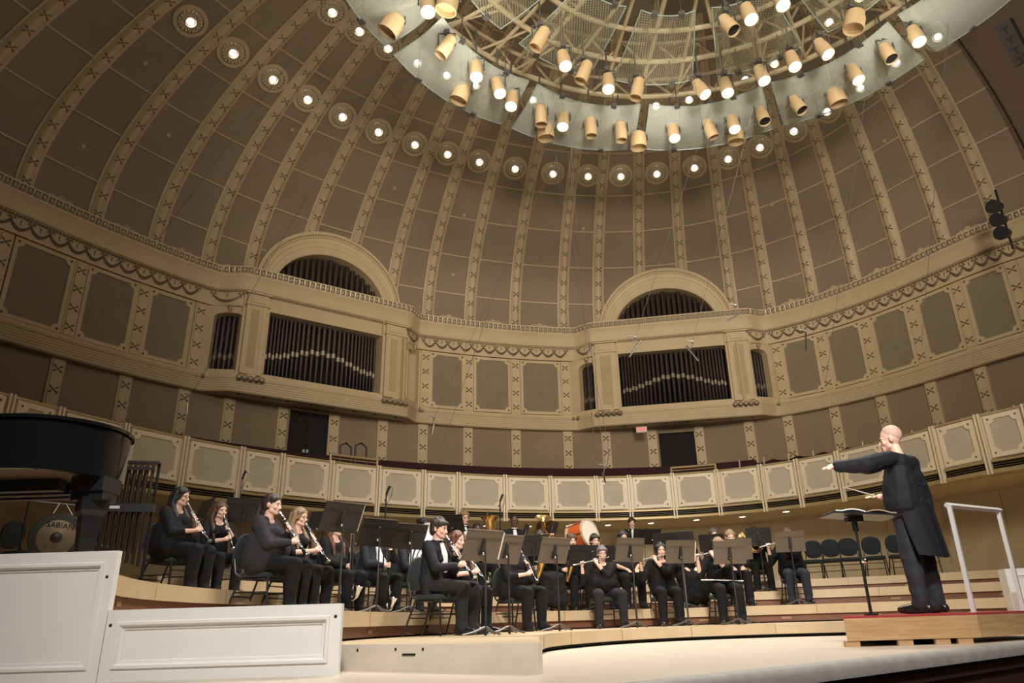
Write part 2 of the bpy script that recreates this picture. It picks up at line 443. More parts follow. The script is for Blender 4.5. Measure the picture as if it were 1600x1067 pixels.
# lower terrace wall with two doorways
DOORS = [(133.2, 128.35, 4.95), (85.75, 80.95, 4.86)]
LOW = [(TH0, 80.95), (85.75, 128.35), (133.2, TH1)]
def lowsweep(a, b, z0, z1):
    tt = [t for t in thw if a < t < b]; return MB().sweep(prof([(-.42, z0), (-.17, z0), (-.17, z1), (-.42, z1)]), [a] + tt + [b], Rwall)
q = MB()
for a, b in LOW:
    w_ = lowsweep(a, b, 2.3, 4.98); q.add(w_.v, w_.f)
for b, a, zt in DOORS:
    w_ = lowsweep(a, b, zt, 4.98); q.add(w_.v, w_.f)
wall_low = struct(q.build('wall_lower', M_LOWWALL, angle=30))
def pil(th, d, z0, z1, w, nx, parent, radf):
    F = wframe(th, radf(th) - d * K, 0, radf); q = MB()
    a, b = Zh(z0), Zh(z1)
    q.prism([(-w, a), (w, a), (w, b), (-w, b)], .07, F)
    q.prism([(-w * .72, a + .05), (w * .72, a + .05), (w * .72, b - .05), (-w * .72, b - .05)], .10, F)
    o = q.build('pilaster', M_CREAM, parent, smooth=False); q = MB()
    e1 = (F.to_3x3() @ Vector((1, 0, 0))); n = F.to_3x3() @ Vector((0, 1, 0))
    for k in range(nx):
        z = a + (b - a) * (k + .5) / nx
        xorn(q, F @ Vector((0, .1, z)), e1, Vector((0, 0, 1)), n, 0.16, .03)
    q.build('pilaster_ornament', M_ORN, o, smooth=False)
for th in RIBS:
    if any(b - 1 < th < a + 1 for a, b in FACADES): pass
    else: pil(th if th != 144.5 else 144.25, -.10, 5.40, 7.03, 0.165, 4, wall_up, Rpath)
    if not any(a < th < b for b, a, z in DOORS): pil(th, -.17, 2.9, 4.97, 0.17, 5, wall_low, Rwall)
# acoustic panels between the pilasters
def notched(u0, u1, z0, z1, rn, inner=True):
    out = []
    for (cx, cz, a0) in ((u1, z1, 180), (u0, z1, 270), (u0, z0, 0), (u1, z0, 90)):
        for k in range(6):
            a = rad(a0 + 90 * (1 - k / 5))
            out.append((cx + rn * math.cos(a), cz + rn * math.sin(a)))
    return out
def framed_panel(F, w, z0, z1, fw, rn, depth, m_frame, m_in, parent, boss_r, name):
    q = MB(); inner = notched(-w + fw, w - fw, z0 + fw, z1 - fw, rn)
    cor = [(w, z1), (-w, z1), (-w, z0), (w, z0)]
    outer = [cor[i // 6] for i in range(24)]
    n = 24
    rings = [[F @ Vector((u, 0, z)) for u, z in outer], [F @ Vector((u, depth, z)) for u, z in outer],
             [F @ Vector((u, depth, z)) for u, z in inner], [F @ Vector((u * .985, depth * .35, (z - (z0 + z1) / 2) * .985 + (z0 + z1) / 2)) for u, z in inner]]
    q.loops(rings, caps=False)
    fr = q.build(name, m_frame, parent, angle=30)
    MB().prism([(-w + fw * .5, z0 + fw * .5), (w - fw * .5, z0 + fw * .5), (w - fw * .5, z1 - fw * .5), (-w + fw * .5, z1 - fw * .5)], depth * .45, F).build('panel_fabric', m_in, fr, smooth=False)
    for u, z in cor:
        MB().ball(F @ Vector((u - math.copysign(fw * .95, u), depth, z + (fw * .95 if z == z0 else -fw * .95))), (boss_r, boss_r, boss_r), 8, 5).build('boss', M_ORN, fr)
    return fr
PAN = [(R_[0], R_[1]) for R_ in zip(RIBS[:-1], RIBS[1:])]
for a, b in PAN:
    if not (b > 144 or (a < 117.5 and b > 97) or a < 70): continue
    th = (a + b) / 2; w = (polar(a, Rpath(a), 0) - polar(b, Rpath(b), 0)).length / 2 * .80
    framed_panel(wframe(th, Rpath(th) + .10 * K, 0), w, Zh(5.43), Zh(7.02), .10, .13, .09, M_CREAM, M_INSET, wall_up, .035, 'wall_panel')
# doors, exit sign
for i, (b, a, zt) in enumerate(DOORS):
    th = (a + b) / 2; F = wframe(th, Rwall(th) + .30 * K, 0); w = rad(b - a) * Rwall(th) / 2
    d = empty(f'door_{i + 1}', (0, 0, 0)); d['kind'] = 'structure'
    for sx in (-1, 1):
        u0, u1 = (0.01, w) if sx > 0 else (-w, -0.01)
        l = MB().prism([(u0, Zh(2.3)), (u1, Zh(2.3)), (u1, Zh(zt)), (u0, Zh(zt))], .05, F).build('door_leaf', M_DARK, d, smooth=False)
        if i == 0: MB().prism([(sx * .06 - .03, Zh(3.75)), (sx * .06 + .05, Zh(3.75)), (sx * .06 + .05, Zh(4.05)), (sx * .06 - .03, Zh(4.05))], .07, F).build('push_plate', M_CHROME, l, smooth=False)
    F2 = wframe(th, Rwall(th) + .16 * K, 0); q = MB()
    for u0, u1, z0, z1 in ((-w - .07, -w, Zh(2.3), Zh(zt) + .07), (w, w + .07, Zh(2.3), Zh(zt) + .07), (-w, w, Zh(zt), Zh(zt) + .07)):
        q.prism([(u0, z0), (u1, z0), (u1, z1), (u0, z1)], .08, F2)
    q.build('door_frame', M_LOWWALL, d, smooth=False)
P_ = at_y(1002.5, 671.5, polar(87.9, Rwall(87.9), 0).y - .75)
F = wframe(87.9, Rwall(87.9), 0); F.translation = P_
F_rod = F @ Vector((0, .025, .1))
ex = tag(MB().prism([(-.19, -.1), (.19, -.1), (.19, .1), (-.19, .1)], .05, F).build('exit_sign', mat('sign_white', (.35, .28, .24), .5, emit=.25, ecol=(.9, .6, .5)), smooth=False), 'small exit sign with red letters beside the dark doorway', 'sign')
MB().tube([F_rod, Vector((F_rod.x, F_rod.y, Zh(4.98)))], .015, 6).build('rod', M_CHROME, ex)
def text(s, size, m, parent, Mx, extrude=.004, name='lettering'):
    c = bpy.data.curves.new(name, 'FONT'); c.body = s; c.size = size; c.extrude = extrude; c.align_x = 'CENTER'; c.align_y = 'CENTER'
    tmp = bpy.data.objects.new('tmp', c); COL.objects.link(tmp); bpy.context.view_layer.update()
    me = bpy.data.meshes.new_from_object(tmp.evaluated_get(bpy.context.evaluated_depsgraph_get())); bpy.data.objects.remove(tmp); bpy.data.curves.remove(c)
    me.materials.clear(); me.materials.append(m); me.transform(Mx); o = bpy.data.objects.new(name, me); COL.objects.link(o)
    if parent: o.parent = parent
    return o
text('EXIT', .165, mat('exit_red', (.8, .03, .02), .5, emit=1.0, ecol=(.9, .05, .03)), ex, F @ Matrix(((-1, 0, 0, 0), (0, 0, 1, .056), (0, 1, 0, 0), (0, 0, 0, 1))))

# ================================================================== organ fronts
def pipe(q, mo, F, u, y, r, zb, zm, zt):      # foot cone, mouth, cylinder
    fl = lambda z: F @ Vector((u, y, z))
    q.tube([fl(zb), fl(zm - .12)], [r * .35, r * .95], 8)
    q.tube([fl(zm - .12), fl(zm), fl(zm + .02), fl(zt)], [r * .95, r * .9, r, r], 8)
    mo.tube([fl(zm - .04), fl(zm + .11)], [r * 1.04, r * 1.04], 8)
def organ(i, label):
    F, L = FF[i]; h = L / 2
    root = tag(empty('pipe_organ'), label, 'organ', 'organ fronts in the apse wall')
    th_of = lambda u: None
    def U(th):
        d = Vector((math.cos(rad(th)), math.sin(rad(th)), 0)); Fi = F.inverted(); o = Fi @ ORG; e = Fi @ (ORG + d) - o
        return o.x + e.x * (-o.y / e.y)
    oth = [(138.05, 123.85), (90.72, 75.88)][i]
    ua, ub = sorted((U(oth[0]), U(oth[1])))
    ul, ur = sorted((U(FACADES[i][0]), U(FACADES[i][1])))
    z0, z1, zt = Zh(5.48), Zh(7.5), Zh(7.86); zs = Zh(5.36)
    # case: pillars, lintel, sill, box behind
    c = MB()
    D = .55
    for u0, u1 in ((ul, ua), (ub, ur)):
        c.prism([(u0, zs), (u1, zs), (u1, zt), (u0, zt)], -D, F)
        m_ = (u0 + u1) / 2; w = (u1 - u0) / 2
        c.prism([(m_ - w * .8, zs + .05), (m_ + w * .8, zs + .05), (m_ + w * .8, Zh(7.36)), (m_ - w * .8, Zh(7.36))], .13, F)
        for zz, g in ((7.08, .03), (7.36, .07), (7.42, .04)):
            c.prism([(m_ - w * .8 - g, Zh(zz)), (m_ + w * .8 + g, Zh(zz)), (m_ + w * .8 + g, Zh(zz) + .05), (m_ - w * .8 - g, Zh(zz) + .05)], .15 + g, F)
        c.prism([(m_ - w * .55, Zh(7.16)), (m_ + w * .55, Zh(7.16)), (m_ + w * .55, Zh(7.31)), (m_ - w * .55, Zh(7.31))], .16, F)
    c.prism([(ua, z1), (ub, z1), (ub, zt), (ua, zt)], -D, F)
    c.prism([(ua, zs), (ub, zs), (ub, z0), (ua, z0)], -D, F)
    for k, g in enumerate((.0, .06)):       # architrave around the opening
        w_ = .05
        a0, b0 = ua - g, ub + g
        c.prism([(a0 - w_, z0), (a0, z0), (a0, z1 + g), (a0 - w_, z1 + g)], .04 - .015 * k, F); c.prism([(b0, z0), (b0 + w_, z0), (b0 + w_, z1 + g), (b0, z1 + g)], .04 - .015 * k, F)
        c.prism([(a0 - w_, z1 + g), (b0 + w_, z1 + g), (b0 + w_, z1 + g + w_), (a0 - w_, z1 + g + w_)], .04 - .015 * k, F)
    case = c.build('organ_case', M_CREAM, root, smooth=False)
    for u0, u1 in ((ul, ua), (ub, ur)):
        m_ = (u0 + u1) / 2; w = (u1 - u0) / 2
        MB().prism([(m_ - w * .42, Zh(5.56)), (m_ + w * .42, Zh(5.56)), (m_ + w * .42, Zh(6.98)), (m_ - w * .42, Zh(6.98))], .145, F).build('pillar_inset', M_OCHRE, case, smooth=False)
        for k in range(5):
            MB().ball(F @ Vector((m_ + w * (k - 2) * .42, .13 * K + .07, Zh(5.27))), (w * .22, w * .22, .085), 8, 6).build('boss', M_GOLD, case)
    # dark chamber with the pipes
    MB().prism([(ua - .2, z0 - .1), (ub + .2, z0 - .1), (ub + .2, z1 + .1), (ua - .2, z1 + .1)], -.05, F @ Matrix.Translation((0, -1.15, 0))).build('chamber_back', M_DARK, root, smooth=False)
    n = 27; x = ua + .06; W = ub - ua - .12
    ws = [.75 + .5 * math.exp(-((k - (n - 1) / 2) / 6.0) ** 2) for k in range(n)]; tot = sum(ws)
    for k in range(n):
        w = W * ws[k] / tot; u = x + w / 2; x += w
        q, mo = MB(), MB()
        zm = z0 + .62 + .42 * math.exp(-((k - (n - 1) / 2) / 7.0) ** 2) + (.05 if k % 2 else 0)
        pipe(q, mo, F, u, -.32, w * .40, z0, zm, z1 + .05)
        p = q.build('pipe', M_PIPE, root); mo.build('pipe_mouth', M_MOUTH, p)
    # arch over the cornice
    cu = (U([140.03, 93.1][i]) + U([121.24, 74.04][i])) / 2; zc = Zh(ARCHZ)
    rings = []
    for a in frange(0, 180, 5):
        ca, sa = math.cos(rad(a)), math.sin(rad(a)); ring = []
        for f, y in ((0, -1.25), (0, .0), (.06, .03), (.12, .03), (.15, .0), (.52, .0), (.56, .03), (.70, .05), (.72, .09), (.9, .09), (.93, .06), (1, .06), (1.0, -1.9)):
            rx, rz = ARXI + (ARX - ARXI) * f, ARZI + (ARZ - ARZI) * f
            ring.append(F @ Vector((cu + rx * ca, y - .10, zc + rz * sa)))
        rings.append(ring)
    ar = MB().loops(rings).build('arch', M_CREAM, root, angle=30)
    b = MB()
    for a in frange(2, 178, 2.0):
        rx, rz = ARXI + (ARX - ARXI) * .81, ARZI + (ARZ - ARZI) * .81
        b.ball(F @ Vector((cu + rx * math.cos(rad(a)), .0, zc + rz * math.sin(rad(a)))), .032, 6, 4)
    for a in frange(2, 178, 1.4):
        rx, rz = ARXI + (ARX - ARXI) * .33, ARZI + (ARZ - ARZI) * .33
        b.ball(F @ Vector((cu + rx * math.cos(rad(a)), -.10, zc + rz * math.sin(rad(a)))), .013, 5, 3)
    b.build('arch_bead', M_GOLD, ar)
    poly = [(cu + ARXI * 1.05 * math.cos(rad(a)), zc + ARZI * 1.05 * math.sin(rad(a))) for a in frange(0, 180, 10)]
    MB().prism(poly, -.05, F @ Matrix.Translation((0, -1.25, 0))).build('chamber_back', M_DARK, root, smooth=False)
    n = 19
    for k in range(n):
        u = cu + ARXI * (k - 9) / 9.6; w = ARXI / 9.6; top = zc + ARZI * math.sqrt(max(0.0, 1 - ((u - cu) / ARXI) ** 2)) * 1.0
        if top - Zh(8.0) < .05: continue
        q = MB(); q.tube([F @ Vector((u, -.45, Zh(7.95))), F @ Vector((u, -.45, max(Zh(7.96), top - (.05 if k % 3 else .0))))], w * .44, 8)
        q.build('pipe', M_PIPE, root)
    # narrow side niches on the curved returns
    for th, s_ in ([(141.75, 1), (119.35, -1)], [(94.75, 1), (71.75, -1)])[i]:
        P0, P1 = [(142.95, 140.55), (120.1, 118.65), (95.95, 93.55), (72.75, 70.6)][i * 2 + (0 if s_ > 0 else 1)]
        A, B = polar(P0, Rpath(P0) + .02 * K, 0), polar(P1, Rpath(P1) + .02 * K, 0)
        u = (B - A).normalized(); nn = Vector((u.y, -u.x, 0)); nn = nn if nn.dot(ORG - A) > 0 else -nn; c0 = (A + B) / 2; wl = (B - A).length / 2
        G = Matrix(((u.x, nn.x, 0, c0.x), (u.y, nn.y, 0, c0.y), (0, 0, 1, 0), (0, 0, 0, 1)))
        zb_, zt_ = Zh(5.5), Zh(6.78); q = MB()
        full = wl + .5
        top = [(wl * math.cos(rad(a)), zt_ + .14 * math.sin(rad(a))) for a in frange(0, 180, 15)]
        q.prism([(-full, zs), (-wl, zs), (-wl, Zh(7.05)), (-full, Zh(7.05))], -.3, G); q.prism([(wl, zs), (full, zs), (full, Zh(7.05)), (wl, Zh(7.05))], -.3, G)
        q.prism([(-wl, zs), (wl, zs), (wl, zb_), (-wl, zb_)], -.3, G)
        for (a0, b0), (a1, b1) in zip(top[:-1], top[1:]): q.prism([(a0, b0), (a1, b1), (a1, Zh(7.05)), (a0, Zh(7.05))], -.3, G)
        q.prism([(-wl - .07, zb_), (-wl, zb_), (-wl, zt_), (-wl - .07, zt_)], .04, G); q.prism([(wl, zb_), (wl + .07, zb_), (wl + .07, zt_), (wl, zt_)], .04, G)
        nc = q.build('niche', M_CREAM, root, smooth=False)
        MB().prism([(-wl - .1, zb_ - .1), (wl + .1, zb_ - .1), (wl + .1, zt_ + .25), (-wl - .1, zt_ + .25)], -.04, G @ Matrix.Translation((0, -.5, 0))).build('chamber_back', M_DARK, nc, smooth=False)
        for k in range(6):
            uu = wl * (k - 2.5) / 3; a_, mo = MB(), MB(); pipe(a_, mo, G, uu, -.33, wl / 6.6, zb_, zb_ + .42 + (.06 if k % 2 else 0), zt_ + .12)
            p = a_.build('pipe', M_PIPE, root); mo.build('pipe_mouth', mat('dull_mouth', (.16, .12, .08), .4, .4), p)
        b = MB()
        b.ball(G @ Vector((0, .12, Zh(6.98))), (.07, .05, .08), 8, 6); b.tube([G @ Vector((0, .13, Zh(6.95))), G @ Vector((0, .1, Zh(6.84)))], [.05, .015], 8)
        for k in (-1, 1): MB().ball(G @ Vector((-s_ * (wl + .12) + k * .09, .24, Zh(5.28))), (.06, .06, .07), 8, 6).build('boss', M_GOLD, nc)
        b.build('niche_ornament', M_GOLD, nc)
    # underside with small black downlights
    a, b_ = FACADES[i]
    q = MB(); ins = [polar(t, Rpath(t) + .05, Zh(4.975)) for t in frange(b_ - 2.4, a + 2.4, .6)]; out = [polar(t, Rwall(t) + .25, Zh(4.975)) for t in frange(b_ - 2.4, a + 2.4, .6)]
    N = len(ins); q.add(ins + out + [p + Vector((0, 0, .04)) for p in ins + out], [(k, k + 1, N + k + 1, N + k) for k in range(N - 1)] + [(2 * N + k, 3 * N + k, 3 * N + k + 1, 2 * N + k + 1) for k in range(N - 1)])
    so = q.build('soffit', M_LOWWALL, root, smooth=False); q = MB()
    for k in range(8):
        q.lathe([(.001, 0), (.05, 0), (.055, .02)], F @ Matrix.Translation((ul + (ur - ul) * (k + .3) / 7.6, -.18, Zh(4.975) - .012)), 10)
    q.build('downlight', M_DARK, so)
M_OCHRE = mat('ochre_panel', (0.42, 0.31, 0.155), 0.75, noise=0.05, scale=3)
organ(0, 'organ front with tall dark pipes under a cream arch, nearer the grand piano')
organ(1, 'organ front with tall dark pipes under a cream arch, above the lit exit sign')

# ================================================================== terrace balcony
thb = frange(14, 200, 1.0)
RAILZ = 2.80
bal = empty('trim_balcony'); bal['kind'] = 'structure'
def bprof(pts): return [(d, Zh(z)) for d, z in pts]
MB().sweep(bprof([(-.14, 2.06), (0, 2.06), (0, 2.765), (-.14, 2.765)]), thb, Rbalc).build('parapet', M_BALC, bal, angle=30)
MB().sweep(bprof([(-.16, 2.765), (.04, 2.765), (.05, 2.78), (.04, 2.80), (-.16, 2.80)]), thb, Rbalc).build('top_rail', M_BRASS, bal, angle=30)
MB().sweep(bprof([(-.14, 2.055), (.05, 2.055), (.05, 2.085), (.02, 2.10), (-.1, 2.10)]), thb, Rbalc).build('upper_trim', M_BRASS, bal, angle=30)
MB().sweep(bprof([(-.30, 1.955), (-.22, 1.955), (-.22, 2.06), (-.30, 2.06)]), thb, Rbalc).build('slot_back', M_DARK, bal, angle=30)
q = MB()
for z in (1.99, 2.025): q.sweep(bprof([(-.10, z - .004), (-.02, z - .004), (-.02, z + .004), (-.10, z + .004)]), thb, Rbalc)
q.build('slot_bars', M_ORN, bal, angle=30)
MB().sweep(bprof([(-.3, 1.885), (.03, 1.885), (.05, 1.90), (.05, 1.935), (.02, 1.955), (-.3, 1.955)]), thb, Rbalc).build('lower_trim', M_BRASS, bal, angle=30)
POSTS = [187.3, 181.4, 175.42, 171.36, 165.27, 159.05, 152.54, 147.53, 140.99, 134.40, 127.73, 122.42, 115.03, 107.73, 100.38, 95.01, 88.05, 81.01, 74.01, 68.18, 61.43, 52.99, 44.28, 36.4, 29.0, 21.0]
for th in POSTS:
    q = MB(); dt = math.degrees(.034 / Rbalc(th))
    for s_ in (-1, 1):
        F = wframe(th + s_ * dt, Rbalc(th + s_ * dt), 0, Rbalc); q.prism([(-.018, Zh(1.88)), (.018, Zh(1.88)), (.018, Zh(2.81)), (-.018, Zh(2.81))], .075, F)
    q.build('post', M_BALC, bal, smooth=False)
for a, b in zip(POSTS[:-1], POSTS[1:]):
    th = (a + b) / 2; A, B = polar(a, Rbalc(a), 0), polar(b, Rbalc(b), 0); u = (B - A).normalized(); nn = Vector((u.y, -u.x, 0)); nn = nn if nn.dot(ORG - A) > 0 else -nn
    c0 = (A + B) / 2; bulge = (polar(th, Rbalc(th), 0) - c0).dot(-nn)
    F = Matrix(((u.x, nn.x, 0, c0.x), (u.y, nn.y, 0, c0.y), (0, 0, 1, 0), (0, 0, 0, 1)))
    framed_panel(F, (B - A).length / 2 - .11, Zh(2.115), Zh(2.755), .085, .10, .055, M_BALC, M_BALIN, bal, .022, 'parapet_panel')
for ia, ib in ((8, 9), (16, 17)):            # taller brass rail over two of the bays
    q = MB(); a, b = POSTS[ia], POSTS[ib]
    q.tube([polar(t, Rbalc(t) + .05, Zh(2.80) + .17) for t in frange(a, b, 1.0)], .028, 8)
    q.tube([polar(t, Rbalc(t) + .05, Zh(2.80) + .09) for t in frange(a, b, 1.0)], .012, 6)
    for t in (a, b): q.tube([polar(t, Rbalc(t) + .05, Zh(2.78)), polar(t, Rbalc(t) + .05, Zh(2.80) + .18)], .026, 8)
    q.build('raised_rail', M_BRASS, bal)
# soffit, wall below, terrace floor
UND = 2.3
def ribbon(name, r0, r1, z0, z1, m, tt=thb, th=.06, radf=Rbalc):
    return MB().loops([[polar(t, radf(t) + r0, z0), polar(t, radf(t) + r1, z1), polar(t, radf(t) + r1, z1 + th), polar(t, radf(t) + r0, z0 + th)] for t in tt]).build(name, m, angle=30)
struct(ribbon('ceiling_soffit', -.0 + .1, UND + .3, Zh(1.89), Zh(1.89), M_SOFFIT := mat('soffit_paint', (.50, .39, .225), .7, noise=.03, scale=2)))
struct(ribbon('floor_terrace', .1, 7.5, Zh(2.2), Zh(2.35), mat('terrace_carpet', (.03, .012, .012), .95)))
wb = struct(MB().sweep([(-UND - .2, -.1), (-UND, -.1), (-UND, Zh(1.9)), (-UND - .2, Zh(1.9))], thb, Rbalc).build('wall_back', M_SOFFIT, angle=30))
q = MB()
for th in (151, 147, 136, 128, 118, 110, 93, 86, 84, 76.5, 75.3, 66, 58, 50, 42):
    F = wframe(th, Rbalc(th) + UND, 0, Rbalc); q.prism([(-.03, 0), (.03, 0), (.03, Zh(1.88)), (-.03, Zh(1.88))], .025, F)
for th in (149, 89.5, 62, 54):
    F = wframe(th, Rbalc(th) + UND, 0, Rbalc)
    for u0, u1, z0, z1 in ((-.5, .5, 2.0, 2.05), (-.5, -.45, .9, 2.0), (.45, .5, .9, 2.0)): q.prism([(u0, z0), (u1, z0), (u1, z1), (u0, z1)], .02, F)
q.build('wall_molding', M_SOFFIT, wb, smooth=False)
DL = [(889, 821), (950, 820), (1017, 817), (1088, 812), (1160, 807), (1228, 799), (1286, 790), (1358, 777), (1515, 748), (1596, 735), (826, 822), (760, 821)]
for i, (px, py) in enumerate(sorted(DL)):
    P = at_z(px, py, Zh(1.89))
    e = tag(empty('downlight', P), f'white recessed light under the balcony, {ORD[i]} from the left', 'light', 'recessed lights under the balcony')
    MB().lathe([(.085, -.012), (.10, -.012), (.10, .0), (.085, .0)], n=18, closed=True).build('trim_ring', M_BALC, e)
    MB().lathe([(.001, -.006), (.085, -.006)], n=18).build('lamp', M_LAMPW, e)
    if i % 2 == 0 or i > 6: spot('downlight_beam', P + Vector((0, 0, -.05)), P + Vector((0, .15, -3)), 40, 130, 1.0, .08)
# dark red drapes hung along the foot of the terrace wall, and two stair handrails
q = MB(); rings = []
for t in frange(16, 198, .35):
    w = (.06 if t < 74 else .015) * math.sin(t * 9.0); d = -1.3 * K + .0
    sc_ = .09 * abs(math.sin((t - 16) * PI / 3.1)) if t < 74 else -.05
    rings.append([polar(t, Rwall(t) - .55 + w, Zh(2.3)), polar(t, Rwall(t) - .55 + w * .6, Zh(3.78) - sc_), polar(t, Rwall(t) - .50 + w * .6, Zh(3.78) - sc_), polar(t, Rwall(t) - .48 + w, Zh(2.3))])
dr = tag(q.loops(rings).build('drape', M_MAROON), 'long dark red drape along the foot of the terrace wall', 'drape')
q = MB()
for t in frange(17.5, 76, 3.1): q.tube([polar(t, Rwall(t) - .60, Zh(2.3)), polar(t, Rwall(t) - .60, Zh(3.84))], .022, 6)
q.build('drape_post', M_BALC, dr)
for i, px in enumerate((532, 556)):
    P = at_y(px, 712, (at_z(px, 712, Zh(2.8)).y + 2.6)); q = MB()
    q.tube([P + Vector((0, 0, -1.2)), P + Vector((-.02, 0, .28)), P + Vector((.1, .1, .36)), P + Vector((.22, .2, .26)), P + Vector((.26, .24, -1.2))], .025, 8)
    tag(q.build('handrail', M_BLACK), ['black stair handrail loop behind the raised brass rail, nearer the double door', 'black stair handrail loop behind the raised brass rail, farther from the double door'][i], 'handrail')

# ================================================================== glass acoustic canopy with its truss and spotlights
CC = Vector((2.56 * K, 7.04 * K, 0)); CZ = Zh(9.0); CRAD = 5.40 * K
def cpt(a, r, z): return Vector((CC.x + r * math.cos(rad(a)), CC.y + r * math.sin(rad(a)), z))
def glass_mat(name, alpha, perf):
    m = bpy.data.materials.new(name); m.use_nodes = True; nt = m.node_tree; nt.nodes.clear()
    out = nt.nodes.new('ShaderNodeOutputMaterial'); mx = nt.nodes.new('ShaderNodeMixShader'); tr = nt.nodes.new('ShaderNodeBsdfTransparent'); pr = nt.nodes.new('ShaderNodeBsdfPrincipled')
    pr.inputs['Base Color'].default_value = (.78, .80, .72, 1) if not perf else (.55, .47, .33, 1); pr.inputs['Roughness'].default_value = .15 if not perf else .5
    tr.inputs['Color'].default_value = (.93, .97, .94, 1)
    mx.inputs['Fac'].default_value = alpha
    nt.links.new(tr.outputs[0], mx.inputs[1]); nt.links.new(pr.outputs[0], mx.inputs[2]); nt.links.new(mx.outputs[0], out.inputs[0])
    if perf:                               # rows of punched holes
        tc = nt.nodes.new('ShaderNodeTexCoord'); vals = []
        sp = nt.nodes.new('ShaderNodeSeparateXYZ'); nt.links.new(tc.outputs['Object'], sp.inputs[0])
        for ax in ('X', 'Y'):
            mu = nt.nodes.new('ShaderNodeMath'); mu.operation = 'MULTIPLY'; mu.inputs[1].default_value = 2 * PI / .055; nt.links.new(sp.outputs[ax], mu.inputs[0])
            si = nt.nodes.new('ShaderNodeMath'); si.operation = 'SINE'; nt.links.new(mu.outputs[0], si.inputs[0]); vals.append(si)
        ad = nt.nodes.new('ShaderNodeMath'); ad.operation = 'ADD'; nt.links.new(vals[0].outputs[0], ad.inputs[0]); nt.links.new(vals[1].outputs[0], ad.inputs[1])
        gt = nt.nodes.new('ShaderNodeMath'); gt.operation = 'LESS_THAN'; gt.inputs[1].default_value = .35; nt.links.new(ad.outputs[0], gt.inputs[0])
        ml = nt.nodes.new('ShaderNodeMath'); ml.operation = 'MULTIPLY'; ml.inputs[1].default_value = alpha; nt.links.new(gt.outputs[0], ml.inputs[0]); nt.links.new(ml.outputs[0], mx.inputs['Fac'])
    return m
M_GLASS = glass_mat('canopy_glass', .30, False)
M_PERF = glass_mat('perforated_sheet', .22, True)
M_GEDGE = mat('glass_edge', (.32, .40, .35), .2)
M_TRUSS = mat('truss_paint', (.54, .42, .255), .5)
M_CAN = mat('spotlight_paint', (.56, .40, .21), .5)
M_CLIP = mat('clip_grey', (.09, .08, .07), .5)
canopy = tag(empty('canopy', (CC.x, CC.y, CZ)), 'round glass acoustic canopy hung on a cream tube truss under the dome', 'canopy')
MI = canopy
def cbuild(q, name, m, parent=None, **kw):
    o = q.build(name, m, None, **kw)
    o.parent = parent or canopy
    o.matrix_parent_inverse = Matrix.Translation((-CC.x, -CC.y, -CZ)) if not parent else Matrix.Identity(4)
    return o
NP_ = 12
def plate(r0, r1, z0, z1, a0, a1, bulge, m, name, thick=.018):
    rings = []; U = frange(0, 1, .125); V = frange(0, 1, .17)
    q = MB(); vs = []
    for s_ in (0, 1):
        for u in U:
            for v in V:
                a = a0 + (a1 - a0) * u; r = r0 + (r1 - r0) * v
                z = z0 + (z1 - z0) * v - bulge * (1 - (2 * u - 1) ** 2) * (1 - .3 * v) - bulge * .6 * (1 - (2 * v - 1) ** 2)
                vs.append(cpt(a, r, z + s_ * thick))
    nu, nv = len(U), len(V); N = nu * nv; fs = []
    for i in range(nu - 1):
        for j in range(nv - 1):
            k = i * nv + j; fs += [(k, k + 1, k + nv + 1, k + nv), (N + k, N + k + nv, N + k + nv + 1, N + k + 1)]
    q.add(vs, fs)
    o = cbuild(q, name, m, angle=180)
    rim = [i * nv for i in range(nu)] + [(nu - 1) * nv + j for j in range(1, nv)] + [i * nv + nv - 1 for i in range(nu - 2, -1, -1)] + [j for j in range(nv - 2, 0, -1)]
    e = MB().tube([vs[k] + Vector((0, 0, .008)) for k in rim] + [vs[rim[0]]], .014, 5)
    cbuild(e, 'glass_edge', M_GEDGE, o)
    for k in (nv - 1 + 2 * nv, nv - 1 + 6 * nv, 2 * nv, 6 * nv):
        cbuild(MB().box(vs[k] + Vector((0, 0, .02)), (.13, .13, .09), rad(a0)), 'clip', M_CLIP, o, smooth=False)
    for k in (nv - 1 + 2 * nv, nv - 1 + 6 * nv, 2 * nv, 6 * nv):
        p = vs[k]; cbuild(MB().tube([p, Vector((p.x, p.y, CZ + .95))], .014, 5), 'hanger', M_CLIP, o)
    return o
A0 = 3.0
for k in range(NP_):
    a = A0 + 30 * k
    plate(CRAD * .81, CRAD * .995, CZ + .35, CZ - .05, a + 1.2, a + 28.8, .16, M_GLASS, 'glass_panel')
    plate(CRAD * .42, CRAD * .69, CZ + .55, CZ + .30, a + 18.5, a + 41.5, .10, M_PERF, 'perforated_panel')
    plate(CRAD * .12, CRAD * .35, CZ + .75, CZ + .6, a + 2, a + 28, .05, M_PERF, 'perforated_panel')
for r, z, w in ((.36, 1.0, .06), (.56, 1.0, .06), (.70, 1.0, .065), (.88, 1.0, .07), (.70, 1.55, .05), (.88, 1.55, .05), (.36, 1.5, .05)):
    cbuild(MB().tube([cpt(a, CRAD * r, CZ + z) for a in frange(0, 360, 5)], w, 8, cap=False), 'truss_ring', M_TRUSS)
q = MB(); n = 72
for k in range(n):
    a = 360 / n * k; a2 = 360 / n * (k + 1)
    for r in (.70, .88): q.tube([cpt(a, CRAD * r, CZ + (1.0 if k % 2 else 1.55)), cpt(a2, CRAD * r, CZ + (1.55 if k % 2 else 1.0))], .032, 5)
    if k % 2 == 0: q.tube([cpt(a, CRAD * .70, CZ + 1.0), cpt(a2, CRAD * .88, CZ + 1.0)], .03, 5)
cbuild(q, 'truss_lattice', M_TRUSS)
